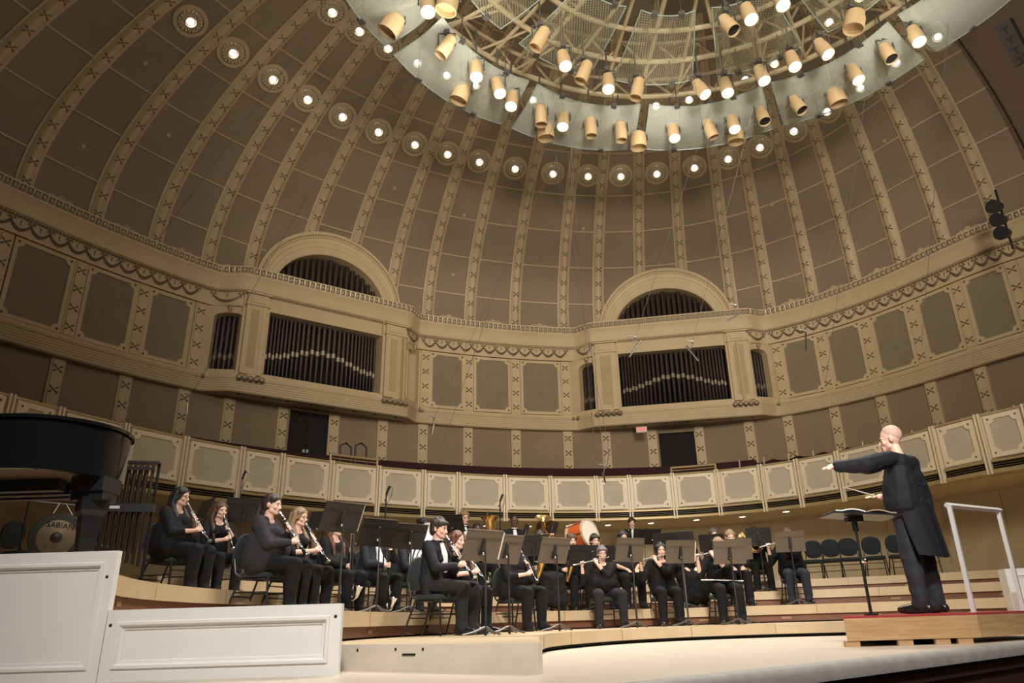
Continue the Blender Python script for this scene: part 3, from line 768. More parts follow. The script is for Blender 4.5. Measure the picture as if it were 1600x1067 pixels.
for k in range(NP_):
    a = A0 + 30 * k
    q = MB(); q.tube([cpt(a, CRAD * .08, CZ + 1.05), cpt(a, CRAD * .99, CZ + 1.0)], .06, 8); q.tube([cpt(a, CRAD * .08, CZ + 1.6), cpt(a, CRAD * .92, CZ + 1.55)], .05, 8)
    for j in range(8): q.tube([cpt(a, CRAD * (.1 + .11 * j), CZ + 1.03), cpt(a, CRAD * (.155 + .11 * j), CZ + 1.57), cpt(a, CRAD * (.21 + .11 * j), CZ + 1.03)], .03, 5)
    q.tube([cpt(a + 15, CRAD * .36, CZ + 1.0), cpt(a + 9, CRAD * .88, CZ + 1.0)], .045, 6); q.tube([cpt(a + 15, CRAD * .36, CZ + 1.0), cpt(a + 21, CRAD * .88, CZ + 1.0)], .045, 6)
    cbuild(q, 'radial_beam', M_TRUSS)
q = MB()
for a in (40, 75, 110, 150, 200, 260, 320): q.tube([cpt(a, CRAD * .5, CZ + 1.5), cpt(a, CRAD * .48, CZ + 5.2)], .02, 6)
cbuild(q, 'support_cable', M_CLIP)
for a in (30, 90, 148, 158, 210, 270, 330):  # added point fills lifting the truss and glass, no lamps hang here
    d_ = bpy.data.lights.new('spotlight_spill', 'POINT'); d_.energy, d_.shadow_soft_size, d_.color = 60, .35, (1, .93, .82); o_ = bpy.data.objects.new('spotlight_spill', d_); COL.objects.link(o_); o_.location = cpt(a, CRAD * .74, CZ - 1.0)
for a in (8, 34, 60, 86, 112, 138, 164, 188):  # added fills brightening the dome behind the canopy, without fixtures
    P = cpt(a, CRAD * 1.0, CZ + .9); spot('dome_fill', P, P + (P - Vector((CC.x, CC.y, CZ + .9))) * .8 + Vector((0, 0, 1.2)), 130, 125, 1.0, .3)
# spotlights: (pixel, length px, lit, direction the mouth leans, fat)
SPOTS = [(614, 38, 0, -.6, 1), (668, 8, 1, .1, 0), (698, 72, 0, -.6, 0), (744, 110, 1, .05, 0), (721, 145, 0, -.35, 1), (778, 136, 1, .2, 0), (800, 156, 1, -.1, 0),
         (845, 60, 0, -.5, 0), (881, 93, 1, .1, 0), (913, 112, 0, -.4, 0), (950, 129, 1, -.05, 0), (996, 138, 0, -.25, 0), (1094, 138, 1, .35, 0), (1134, 135, 1, .0, 0),
         (1189, 116, 1, .1, 0), (1137, 38, -1, .35, 0), (1169, 20, 1, .05, 0), (845, 180, 0, .0, 0), (880, 188, 1, -.1, 0), (852, 204, 0, .05, 1), (923, 198, 0, .0, 0), (970, 205, 0, .0, 0),
         (997, 219, 0, .0, 1), (1052, 206, 1, .0, 0), (1109, 201, 0, .3, 0), (1145, 192, 1, .0, 0), (1149, 210, 0, .0, 1), (1191, 180, -1, .05, 0), (1238, 94, 1, .0, 0), (1285, 75, 1, .25, 0),
         (1335, 115, 1, .1, 0), (1335, 32, 0, -.25, 1), (1386, 82, -1, .1, 0), (1430, 55, 1, .0, 0), (1245, 163, -1, .3, 0), (1306, 150, 0, .2, 1), (1219, -2, 1, .0, 0), (700, 2, 0, -.2, 1)]
SPOTS.sort()
AIM = [(-3.0, 8.5), (-1.5, 8.5), (0.2, 10.0), (1.0, 11.0), (2.5, 11.8), (4.0, 13.0), (-2.0, 9.5), (0.5, 8.5), (-.8, 7.5), (3.5, 8), (2.0, 6.5), (5.5, 12.5), (6.0, 10.0), (1.5, 13.5)]
lit_i = 0
for i, (px, py, lit, lean, fat) in enumerate(SPOTS):
    P = at_z(px, py, CZ - .15)
    e = tag(empty('spotlight', P), f'{"wide drum shaped" if fat else "tan cylindrical"} spotlight {"glowing white" if lit > 0 else "with a dark open mouth" if lit < 0 else "unlit"} under the glass canopy, {ORD[i] if i < 24 else "in the right part"} {"from the left" if i < 24 else ""}'.strip(), 'spotlight', 'spotlights under the canopy')
    d = (Vector((0, 0, -1)) + CR * lean + Vector((0, -.28 if lit else .1, 0))).normalized()
    Mx = d.to_track_quat('Z', 'Y').to_matrix().to_4x4()
    r = .215 if fat else .148; L = .46 if fat else .54
    MB().lathe([(.001, -L / 2), (r * .6, -L / 2), (r * .9, -L / 2 + .06), (r * .92, -.05), (r, -.04), (r, L / 2), (r * .93, L / 2), (r * .9, L / 2 - .12), (.001, L / 2 - .13)], Mx, 18).build('housing', M_CAN, e, angle=30)
    q = MB(); top = Vector((0, 0, CZ + 1.0 - P.z)); s_ = CR * (r + .03)
    q.tube([s_, s_ + Vector((0, 0, .34)), -s_ + Vector((0, 0, .34)), -s_], .02, 5); q.tube([Vector((0, 0, .34)), top], .022, 6); q.box((0, 0, .38), (.12, .12, .1))
    q.build('yoke', M_CLIP, e)
    if lit:
        MB().lathe([(.001, L / 2 - .05), (r * .88, L / 2 - .05)], Mx, 18).build('lens', M_LAMP if lit > 0 else M_DARK, e)
    if lit > 0:
        ax, ay = AIM[lit_i % len(AIM)]; lit_i += 1
        spot('spotlight_beam', P + d * (L / 2 + .02), (ax, ay, .9), 1100, 46, .8, .12, (1, .95, .88))
# label the ones past the twenty-fourth from the right instead
sp = [o for o in COL.objects if o.name.startswith('spotlight') and o.type == 'EMPTY']
for i, o in enumerate(sp):
    j = len(sp) - 1 - i
    if j < 15: o['label'] = o['label'].split(' under the')[0] + f' under the glass canopy, {ORD[j]} from the right' if j else o['label'].split(' under the')[0] + ' under the glass canopy, farthest to the right'

# ================================================================== stage, risers, boxes
ST = Vector((3.4, 8.0, 0))                       # centre of the riser arcs
def sp_(a, r, z): return Vector((ST.x + r * math.cos(rad(a)), ST.y + r * math.sin(rad(a)), z))
LV = {0: 0.0, 1: .18, 2: .45, 3: .72, 4: .98}
RE = {1: 3.2, 2: 5.0, 3: 6.6, 4: 8.3, 5: 11.2}
def RF(lv, a):                               # riser edges open out a little toward the left end
    k, w = {1: (.16, 32), 2: (.40, 57), 3: (.36, 50), 4: (.3, 50)}.get(lv, (0, 1)); t = min(1.2, max(0, (a - 150) / w)); return RE[lv] + k * t * t * (3 - 2 * min(t, 1))
M_FLOOR = wood('maple_floor', (.58, .50, .40), (.50, .42, .33), 2.0, (1, 10, 1), .35)
M_MAPLE = wood('maple_riser', (.54, .415, .265), (.48, .36, .215), 2.5, (1, 1, 1), .4)
M_KICK = wood('red_brown_wood', (.20, .085, .04), (.15, .06, .03), 3, (1, 1, 10), .5)
M_OAK = wood('oak_veneer', (.52, .33, .165), (.36, .21, .095), 2.6, (1, 1, 14), .45)
M_WHITE = mat('white_stage_paint', (.74, .72, .68), .45, noise=.015, scale=3)
M_LIP = mat('grey_nosing', (.30, .28, .25), .7, noise=.12, scale=9)
M_RED = mat('red_carpet', (.30, .03, .03), .95)
# floor with the stage edge running away to the right
e0, e1 = at_z(1600, 1002, 0), at_z(1200, 1044, 0)
dl = (e0 - e1).normalized(); A_ = e1 - dl * 7.5; B_ = e0 + dl * 4
nl = Vector((dl.y, -dl.x, 0))
poly = [A_, B_, Vector((20, 24, 0)), Vector((-14, 24, 0)), Vector((-14, A_.y, 0))]
q = MB(); q.add(poly + [p - Vector((0, 0, .12)) for p in poly], [(0, 1, 2, 3, 4), (9, 8, 7, 6, 5)] + [(i, (i + 1) % 5, (i + 1) % 5 + 5, i + 5) for i in range(5)])
floor = struct(q.build('floor', M_FLOOR, smooth=False))
q = MB(); prf = [(0, .004), (.05, .006), (.085, -.01), (.10, -.045), (.095, -.10), (.0, -.10)]
q.loops([[P + nl * a + Vector((0, 0, b)) for a, b in prf] for P in (A_, B_)]); struct(q.build('trim_stage_edge', M_LIP, angle=60))
q = MB(); prf = [(0, -.10), (.05, -.10), (.05, -.2), (.02, -.22), (.02, -.34), (.06, -.36), (.06, -.44), (.02, -.46), (.02, -.9), (-.2, -.9)]
q.loops([[P + nl * a + Vector((0, 0, b)) for a, b in prf] for P in (A_, B_)]); struct(q.build('wall_stage_front', mat('dark_red_wood', (.035, .014, .012), .5), angle=20))
struct(MB().box((4, -2, -.95), (40, 26, .1)).build('floor_auditorium', mat('auditorium_carpet', (.02, .012, .012), .95), smooth=False))
# risers
def riser(lv, a0, a1, r1, label, extra=None):
    r0, z, zb = RE[lv], LV[lv], LV[lv - 1]
    root = tag(empty('riser', (ST.x, ST.y, zb)), label, 'riser', None)
    aa = frange(a0, a1, 2.0)
    def sweep(p): return MB().loops([[sp_(a, r + (RF(lv, a) - r0 if r < r1 - .1 else 0), zz) - Vector((ST.x, ST.y, zb)) for r, zz in p] for a in aa])
    fh = .145 if lv > 1 else .135
    tr = sweep([(r0 + .02, z - .05), (r1, z - .05), (r1, z), (r0 + .02, z)]).build('tread', M_MAPLE, root, angle=30)
    sweep([(r0, z - fh), (r0 + .03, z - fh), (r0 + .03, z + .001), (r0, z + .001)]).build('face_board', M_MAPLE, root, angle=30)
    sweep([(r0 + .05, zb + .02), (r0 + .07, zb + .02), (r0 + .07, z - fh), (r0 + .05, z - fh)]).build('kickboard', M_KICK if lv > 1 else M_DARK, root, angle=30)
    sweep([(r0 + .10, zb), (r1 - .05, zb), (r1 - .05, z - .05), (r0 + .10, z - .05)]).build('base', M_DARK, root, angle=30)
    q = MB(); step = 2.4 / r0 * 180 / PI / 1.6
    for a in frange(a0, a1, step):
        c = sp_(a, RF(lv, a) - .0005, z - fh / 2) - Vector((ST.x, ST.y, zb)); q.box(c, (.004, .006, fh), rad(a))
    q.build('board_joint', M_KICK, root, smooth=False)
    if lv > 1:
        for a in frange(a0 + 8, a1 - 4, 16): MB().box(sp_(a, RF(lv, a) + .049, (zb + z - fh) / 2 + .01) - Vector((ST.x, ST.y, zb)), (.012, .16, .035), rad(a)).build('socket', mat('outlet_plate', (.30, .19, .10), .5), root, smooth=False)
    for o in root.children:                # cut the arcs off square behind the stage boxes
        bm = bmesh.new(); bm.from_mesh(o.data)
        r = bmesh.ops.bisect_plane(bm, geom=bm.verts[:] + bm.edges[:] + bm.faces[:], plane_co=(0, CUT - ST.y, 0), plane_no=(0, -1, 0), clear_outer=True)
        bmesh.ops.holes_fill(bm, edges=[e for e in bm.edges if e.is_boundary]); bm.to_mesh(o.data); bm.free()
    return root
CUT = at_z(530, 1055, 0).y + .10
riser(1, 44, 183, RE[2] + .5, 'lowest curved maple riser, carrying the flutes and front woodwinds')
riser(2, 42, 212, RE[3] + .45, 'second curved maple riser up from the stage floor')
riser(3, 40, 215, 11.2, 'third curved maple riser up, carrying the two clarinetists nearest the chimes')
riser(4, 38, 172, 11.2, 'topmost curved maple riser along the back wall')
# plank fronted platform of the front clarinets
pa, pb = at_z(520, 1007, .18), at_z(841, 1004, .18)
pl = tag(empty('platform', (pa.x, pa.y, 0)), 'low pale plank platform carrying the tuxedoed clarinetist', 'platform')
u = (pb - pa); u.z = 0; Lp = u.length; u.normalize(); v = Vector((-u.y, u.x, 0)); Fp = Matrix(((u.x, v.x, 0, 0), (u.y, v.y, 0, 0), (0, 0, 1, 0), (0, 0, 0, 1)))
MB().prism([(0, .0), (Lp, .0), (Lp, .178), (0, .178)], .04, Fp @ Matrix.Translation((0, 0, .0)) @ Matrix.Translation((0, 0, .0))).build('front_plank', mat('pale_plank', (.66, .59, .48), .5, noise=.05, scale=5), pl, smooth=False)
kx = 1.42
deck = [Vector((0, 0, 0)) + v * .03, pb - pa + v * .03, pb * kx - pa, pa * 1.50 - pa + Vector((-.3, 0, 0))]
for nm, z0_, z1_, m_, ins in (('base', 0, .165, M_DARK, .02), ('deck', .165, .179, M_MAPLE, 0)):
    q = MB(); P_ = [Vector((p.x, p.y, 0)) for p in deck]
    if ins: P_ = [P_[0] + u * ins + v * ins, P_[1] - u * ins + v * ins, P_[2] - u * ins * 2, P_[3] + u * ins]
    q.add([p + Vector((0, 0, z0_)) for p in P_] + [p + Vector((0, 0, z1_)) for p in P_], [(0, 1, 2, 3), (7, 6, 5, 4)] + [(i, (i + 1) % 4, (i + 1) % 4 + 4, i + 4) for i in range(4)]); q.build(nm, m_, pl, smooth=False)
q = MB().box((.09, -.006, .09), (.035, .012, .10))
for zz in (.06, .09, .12): q.ball((.09, -.013, zz), (.008, .006, .008), 6, 4)
h_ = q.build('hinge', M_BRASS, pl, smooth=False); h_.matrix_local = Fp
q = MB()
for xx, zz, w_ in ((.30, .14, .012), (.72, .145, .012), (1.0, .145, .012)): q.ball((xx, -.002, zz), (w_, .004, w_), 8, 4)
q.box((.86, -.002, .11), (.13, .006, .014)); o = q.build('bolt_hole', M_DARK, pl); o.matrix_local = Fp
# white panelled boxes of the stage surround
def white_box(x0, x1, y, z1, depth, label, rz=0, orig=None, holes=((.05, .1),), tilt=0):
    o = tag(empty('stage_box', orig or (x0, y, 0), rz), label, 'stage surround')
    w = x1 - x0
    q = MB().box((w / 2, depth / 2 + .02, z1 / 2), (w, depth, z1)); q.build('body', M_WHITE, o, smooth=False)
    fw = .10; q = MB(); F = Matrix.Identity(4)
    def fr(a, b, c, d, i, y0, y1):
        return [Vector((a + i, y0, c + i)), Vector((b - i, y0, c + i)), Vector((b - i, y0, d - i)), Vector((a + i, y0, d - i))]
    rings = [fr(0, w, 0, z1, 0, .02, 0), fr(0, w, 0, z1, 0, 0, 0), fr(0, w, 0, z1, fw * .75, 0, 0), fr(0, w, 0, z1, fw * .82, -.012, 0), fr(0, w, 0, z1, fw * 1.0, -.012, 0), fr(0, w, 0, z1, fw * 1.12, .008, 0), fr(0, w, 0, z1, fw * 1.3, .012, 0), fr(0, w, 0, z1, fw * 1.34, .02, 0)]
    q.loops(rings, caps=False).build('panel_frame', M_WHITE, o, angle=25)
    b = MB()
    for hx, hz in holes: b.ball((hx, -.0, hz), (.012, .004, .012), 10, 5)
    if holes: b.build('bolt_hole', M_DARK, o)
    return o
yb = at_z(530, 1055, 0).y
xr = at_y(531, 1000, yb).x; xl = at_y(162, 1000, yb).x; zt = at_y(350, 948, yb).z
white_box(xl, xr, yb, zt, .04, 'low white panelled box at the stage front, below the ponytailed clarinetist', holes=((xr - xl - .04, zt - .085), (.03, zt - .10)))
zt2 = at_y(120, 862, yb).z
white_box(at_y(-330, 1000, yb).x, xl - .006, yb, zt2, .04, 'tall white panelled box below the grand piano', holes=((xl - at_y(-330, 1000, yb).x - .055, zt2 - .18),))
# white units at the far right end of the risers
xa, ya = at_y(1543, 900, 11.0).x, 11.0
for i, (x, y, w, h, lab) in enumerate(((xa + .02, 10.4, 1.0, .50, 'low white panelled unit at the right end of the risers'), (xa + .42, 11.25, 1.6, 0.84, 'taller white panelled unit behind the low one at the right end of the risers'))):
    white_box(0, w, 0, h, .3, lab, rz=rad(-14), orig=(x, y, 0), holes=())
# ------------------------------------------------------------------ conductor's podium
yp = at_z(1525, 1005, 0).y
PN = at_y(1525, 957, yp); PL = at_y(1318, 966, yp); PH = PN.z
pod = tag(empty('podium', (PL.x, yp, 0)), 'oak conductor podium topped with red carpet', 'podium')
wpd = PN.x - PL.x; dpd = 1.35; sk = 1.6
plan = [(0, 0), (wpd, 0), (wpd + sk, dpd * .75), (wpd + sk - .3, dpd + .35), (PL.x * dpd / yp + .03, dpd)]
q = MB(); n = len(plan); q.add([(x, y, .05) for x, y in plan] + [(x, y, PH - .02) for x, y in plan], [tuple(range(n)), tuple(range(2 * n - 1, n - 1, -1))] + [(i, (i + 1) % n, (i + 1) % n + n, i + n) for i in range(n)])
q.build('body', M_OAK, pod, smooth=False)
ce = Vector((wpd * .8, dpd * .5, 0)); q = MB()
q.add([(x, y, PH - .02) for x, y in plan] + [(x, y, PH) for x, y in plan], [tuple(range(n)), tuple(range(2 * n - 1, n - 1, -1))] + [(i, (i + 1) % n, (i + 1) % n + n, i + n) for i in range(n)]); q.build('carpet', M_RED, pod, smooth=False)
q = MB()
for x in (.05, .55, .9, wpd - .15): q.box((x, .03, .025), (.14, .04, .05))
q.build('foot', M_OAK, pod, smooth=False)
MB().box((wpd * .68, dpd * .5, .03), (wpd * .5, dpd * .7, .06)).build('base', M_DARK, pod, smooth=False)
# clear safety rail behind the conductor
rb0, rb1 = at_z(1521, 952, PH), at_z(1598, 942, PH)
yr = yp + .62
R0, R1 = at_y(1521, 953, yr), at_y(1597, 944, yr + .5); R0.z = R1.z = PH
T0 = R0 + Vector((0, 0, at_y(1485, 789, yr).z - PH)); T1 = R1 + Vector((0, 0, at_y(1553, 798, yr + .5).z - PH))
M_ACR = mat('frosted_tube', (.62, .60, .58), .3, coat=.3)
rl = tag(empty('safety_rail', R0), 'pale square tube safety rail standing on the podium behind the conductor', 'safety rail')
MB().tube([Vector((0, 0, 0)), T0 - R0], .03, 4).build('post', M_ACR, rl, smooth=False); MB().tube([R1 - R0, T1 - R0], .03, 4).build('post', M_ACR, rl, smooth=False)
MB().tube([T0 - R0 + Vector((-.03, 0, 0)), T1 - R0 + Vector((.03, 0, 0))], .03, 4).build('top_bar', M_ACR, rl, smooth=False)

# ================================================================== musicians
def capmesh(caps):
    """caps: list of ('c', p0, p1, r0, r1) tapered capsules or ('e', centre, radii[, matrix])"""
    q = MB()
    for c in caps:
        if c[0] == 'c':
            p0, p1, r0, r1 = Vector(c[1]), Vector(c[2]), c[3], c[4]
            d = (p1 - p0); L = d.length or 1e-4; d = d / L
            pts, rs = [], []
            for k in range(5):
                a = PI / 2 * k / 4.0; pts.append(p0 - d * (r0 * math.cos(a))); rs.append(max(r0 * math.sin(a), r0 * .06))
            for k in range(5):
                a = PI / 2 * k / 4.0; pts.append(p1 + d * (r1 * math.sin(a))); rs.append(max(r1 * math.cos(a), r1 * .06))
            q.tube(pts, rs, 10)
        else:
            q.ball(c[1], c[2], 14, 9, c[3] if len(c) > 3 else None)
    return q
def fused(name, caps, m, parent, voxel, smooth=4, fold=0.0):
    o = capmesh(caps).build(name, m, parent)
    r = o.modifiers.new('fuse', 'REMESH'); r.mode = 'VOXEL'; r.voxel_size = voxel; r.use_smooth_shade = True
    if smooth:
        s = o.modifiers.new('relax', 'SMOOTH'); s.factor = .5; s.iterations = smooth
    if fold:
        t = bpy.data.textures.get('cloth_folds') or bpy.data.textures.new('cloth_folds', 'CLOUDS'); t.noise_scale = .09; t.noise_depth = 1
        d = o.modifiers.new('folds', 'DISPLACE'); d.texture = t; d.strength = fold; d.mid_level = .5
    return o
SKIN = {'pale': (.72, .45, .34), 'fair': (.66, .40, .29), 'olive': (.52, .31, .20), 'brown': (.10, .05, .032)}
HAIRC = {'black': (.012, .010, .010), 'dark': (.03, .018, .012), 'brown': (.09, .045, .025), 'auburn': (.13, .045, .025), 'blonde': (.26, .165, .085), 'grey': (.12, .105, .095), 'bald': (.55, .36, .28)}
def skin_m(k): return mat('skin_' + k, SKIN[k], .5, noise=.06, scale=12)
def hair_m(k): return mat('hair_' + k, HAIRC[k], .45, bump=.5, bscale=90)
M_BLKCLOTH = mat('black_cloth', (.0065, .0063, .007), .85, bump=.6, bscale=14, spec=.25)
M_CHAR = mat('charcoal_knit', (.019, .017, .020), .95, bump=.5, bscale=40)
M_TUXC = mat('tuxedo_wool', (.0095, .0095, .012), .75, bump=.5, bscale=12, spec=.3)
M_TROUS = mat('dark_grey_trousers', (.015, .0145, .016), .85, bump=.5, bscale=14, spec=.3)
M_JEANS = mat('navy_trousers', (.011, .014, .023), .85, bump=.4, bscale=16)
M_SHIRT = mat('white_shirt', (.72, .70, .67), .7)
M_SHOE = mat('black_leather', (.015, .013, .012), .25)
M_EYE = mat('eye_dark', (.02, .015, .012), .2)
M_EYEW = mat('eye_white', (.6, .57, .54), .3)
M_LIPS = mat('lips', (.42, .16, .13), .5)
M_EBONY = mat('ebony', (.012, .010, .010), .25)
M_SILVER = mat('silver_plate', (.72, .71, .70), .22, 1.0)
M_LACQ = mat('gold_lacquer', (.72, .47, .17), .22, .9)
def V(*a): return Vector(a)
def ik(s, w, la, lb, pole):
    d = w - s; L = d.length; L2 = min(L, la + lb - .004); d.normalize()
    x = (la * la - lb * lb + L2 * L2) / (2 * L2); h = math.sqrt(max(la * la - x * x, 0))
    p = (pole - d * pole.dot(d)).normalized()
    return s + d * x + p * h
def hand_caps(wrist, target, axis, side, k=1.0):
    """palm between the wrist and the held tube, four fingers curling over it and a thumb on the other side"""
    f = (target - wrist); f.normalize(); a = (axis - f * axis.dot(f)).normalized(); b = a.cross(f)
    palm = target - f * .055 * k
    c = [('c', wrist, palm - f * .01, .026 * k, .03 * k)]
    for i, ln in enumerate((.026, .031, .029, .022)):
        o = a * (.031 - .021 * i) * k
        p0 = palm + o + f * .012 * k; p1 = target + o * 1.05 + f * .008 + b * .016 * k; p2 = p1 + f * ln * .35 * k - b * ln * .9 * k
        c += [('c', p0, p1, .0095 * k, .0085 * k), ('c', p1, p2, .0085 * k, .007 * k)]
    t0 = palm + a * .022 * k - b * .012 * k; t1 = target + a * .03 * k - b * .018 * k - f * .012
    c += [('c', t0, t1, .011 * k, .009 * k), ('c', t1, t1 + f * .02 * k + a * .004, .009 * k, .0075 * k)]
    c.append(('e', palm, (.03 * k, .03 * k, .03 * k)))
    return c
def rest_hand(wrist, fwd, down, k=1.0):
    f = fwd.normalized(); n = down.normalized(); a = f.cross(n)
    palm = wrist + f * .055 * k
    c = [('c', wrist, palm, .026 * k, .028 * k), ('c', palm - a * .02 * k, palm + a * .02 * k, .021 * k, .021 * k)]
    for i, ln in enumerate((.034, .04, .037, .029)):
        p0 = palm + a * (.032 - .0213 * i) * k + f * .02 * k; p1 = p0 + f * ln * k + n * .004; p2 = p1 + f * ln * .65 * k + n * .016 * k
        c += [('c', p0, p1, .0095 * k, .0085 * k), ('c', p1, p2, .0085 * k, .007 * k)]
    t0 = palm + a * .03 * k - f * .01 * k
    c += [('c', t0, t0 + a * .022 * k + f * .03 * k + n * .012, .011 * k, .0085 * k), ('c', t0 + a * .022 * k + f * .03 * k + n * .012, t0 + a * .02 * k + f * .055 * k + n * .02, .0085 * k, .007 * k)]
    return c
PEOPLE = {}
def person(key, label, loc, yaw, S=1.0, girth=1.0, skin='fair', hair='dark', style='short', top='blouse', sleeves='long', topm=None, legm=None, instr=None,
           head_pitch=8, head_turn=0, skirt=False, stand=False, near=True, glasses=False, bust=0.0, shoes=True, spread=.13, hands=None, legs_fwd=0.0, shirtfront=False, bow=False, beard=False):
    g = girth
    hy = 0.0
    if stand:
        hip, kz, ky, az, ay = .92, .50, .02, .09, .0; zt = .0
    else: hip, kz, ky, az, ay = .55, .52, .44 + legs_fwd, .09, .42 + legs_fwd * 1.2
    up = hip - .55                          # torso joints are given for a seat and lifted for a standing figure
    T = lambda x, y, z: V(x, y, z + up)
    HM = Matrix.Translation(T(0, .012, 1.14)) @ Matrix.Rotation(rad(head_turn), 4, 'Z') @ Matrix.Rotation(rad(-head_pitch), 4, 'X')
    wr = HM @ V(0, .118, .016)              # mouth
    hands = hands or {}
    I = instr or 'lap'
    ax = V(0, 1, 0)
    if I in ('clarinet', 'oboe'):
        ax = V(.0, .60, -.80); HL, HR = wr + ax * .24, wr + ax * .42
    elif I == 'flute':
        ax = V(.97, .10, -.20).normalized(); HL, HR = wr + ax * .16 + V(0, .02, 0), wr + ax * .40
    elif I == 'bass_clarinet':
        ax = V(0, .12, -1).normalized(); HL, HR = V(.0, .34, .88), V(.0, .36, .66)
    elif I == 'contra':
        ax = V(0, .0, -1); HL, HR = V(-.0, .40, .98), V(.0, .40, .72)
    elif I == 'sax':
        ax = V(.2, .15, -1).normalized(); HL, HR = V(.06, .30, .95), V(.20, .26, .70)
    elif I == 'horn':
        ax = V(1, 0, 0); HL, HR = V(-.06, .33, 1.05), V(.22, .26, .86)
    elif I == 'tuba':
        ax = V(0, 0, 1); HL, HR = V(-.16, .30, .92), V(.14, .30, .88)
    elif I == 'sticks':
        ax = V(0, 1, 0); HL, HR = T(-.2, .34, .72), T(.2, .34, .72)
    elif I == 'baton':
        ax = V(-1, 0, 0); HL, HR = V(*hands['L']), V(*hands['R'])
    else:
        HL, HR = T(-.10, .34, .66), T(.10, .36, .66)
    sw = .185 * (0.93 + .07 * g)
    sh = {-1: T(-sw, -.01, 1.0), 1: T(sw, -.01, 1.0)}
    body, cloth, legs = [], [], []
    # torso
    for x in (-.07, .07):
        body += [('c', T(x * g, -.02 + (g - 1) * .075, .57), T(x, -.03 + (g - 1) * .07, .76), .10 * g, .085 * g), ('c', T(x, -.03 + (g - 1) * .07, .76), T(x * 1.1, -.005, .95), .085 * g, .09)]
        yc = (g - 1) * .075
        cloth += [('c', T(x * 1.25 * g, -.025 + yc, .58), T(x * 1.05 * g, -.03 + yc, .76), .125 * g, .118 * g), ('c', T(x * 1.05 * g, -.03 + yc, .76), T(x * 1.2, -.015, .94), .118 * g, .112)]
    if g > 1.1 and not stand:
        cloth.append(('e', T(0, .06 * g, .70), (.17 * g, .13 * g, .15)))
    if bust:
        for x in (-.075, .075): cloth.append(('e', T(x, .085, .90), (.075 * bust, .07 * bust, .075 * bust)))
    body += [('c', sh[-1], T(0, .0, 1.02), .055, .06), ('c', sh[1], T(0, .0, 1.02), .055, .06), ('c', T(0, -.005, 1.0), T(0, .02, 1.14), .062, .052)]
    cloth += [('c', sh[-1] + V(.02, 0, -.005), T(-.06, -.005, 1.03), .066, .055), ('c', sh[1] - V(.02, 0, .005), T(.06, -.005, 1.03), .066, .055), ('c', T(-.1, -.03, .96), T(.1, -.03, .96), .10, .10)]
    # arms
    for s_, H in ((-1, HL), (1, HR)):
        if I in ('lap', 'sticks'):
            fw = V(-.25 * s_, .85, -.3).normalized() if I == 'lap' else V(-.2 * s_, .9, -.2).normalized(); W = H
        elif I == 'baton':
            fw = V(*hands['Lf' if s_ < 0 else 'Rf']).normalized(); W = H
        else:
            side = V(s_ * .75, -.55, -.35)
            if I == 'flute': side = V(-.55, .35, -.75) if s_ < 0 else V(.15, -.65, -.75)
            if I == 'horn' and s_ > 0: side = V(.3, -.9, -.1)
            side = (side - ax * side.dot(ax)).normalized(); W = H + side * .085; fw = -side
        pole = V(s_ * .75, -.35, -.75)
        if I == 'flute': pole = V(s_ * .55, .1, -.9)
        if I == 'baton': pole = V(0, -.8, -.2) if s_ < 0 else V(.5, -.5, -.7)
        E = ik(sh[s_], W, .30, .265, pole)
        body += [('c', sh[s_], E, .046, .038), ('c', E, W, .040, .027)]
        if I in ('lap', 'sticks') : body += rest_hand(W, fw, V(0, .1, -1) if I == 'lap' else V(0, 0, -1))
        elif I == 'baton': body += rest_hand(W, fw, V(.2, .1, -1))
        else: body += hand_caps(W, H, ax, s_)
        ua = .060 * (.8 + .2 * g) if g > 1 else .056
        if I == 'baton': ua *= 1.35
        cloth.append(('c', sh[s_], E, .071 if g <= 1.05 else .082, ua * 1.08))
        fe = 1.0 if sleeves == 'long' else (.45 if sleeves == 'mid' else -.25)
        if fe > 0:
            We = E + (W - E) * (.93 if fe == 1 else fe); cloth.append(('c', E, We, ua, (.055 if I == 'baton' else .043) if fe == 1 else .05))
        if top == 'tux':
            PEOPLE.setdefault(key + '_cuffs', []).append((E + (W - E) * .93, W))
    # legs
    for s_ in (-1, 1):
        h_ = V(s_ * .09 * (.7 + .3 * g), .0, hip); k_ = V(s_ * spread, ky, kz); a_ = V(s_ * (spread + .01), ay, az)
        toe = a_ + V(s_ * .035, .17, -.055); heel = a_ + V(0, -.05, -.055)
        body += [('c', h_, k_, .07, .05), ('c', k_, a_, .047, .035), ('c', heel, toe, .033, .025)]
        th, kn, an = .098 * (.5 + .5 * g), .079 * (.65 + .35 * g), .071
        if not skirt:
            legs += [('c', h_, k_, th, kn), ('c', k_, a_ + V(0, .0, .01), kn, an), ('c', a_ + V(0, .01, .02), a_ + V(0, .02, -.015), an, an + .004)]
    if not skirt: legs += [('c', V(-.06, -.02, hip + .04), V(.06, -.02, hip + .04), .12 * g, .12 * g)]
    # head
    hp, ht = rad(-head_pitch), rad(head_turn)
    HM = Matrix.Translation(T(0, .012, 1.14)) @ Matrix.Rotation(ht, 4, 'Z') @ Matrix.Rotation(hp, 4, 'X')
    h = lambda x, y, z: HM @ V(x, y, z)
    R3 = HM.to_3x3()
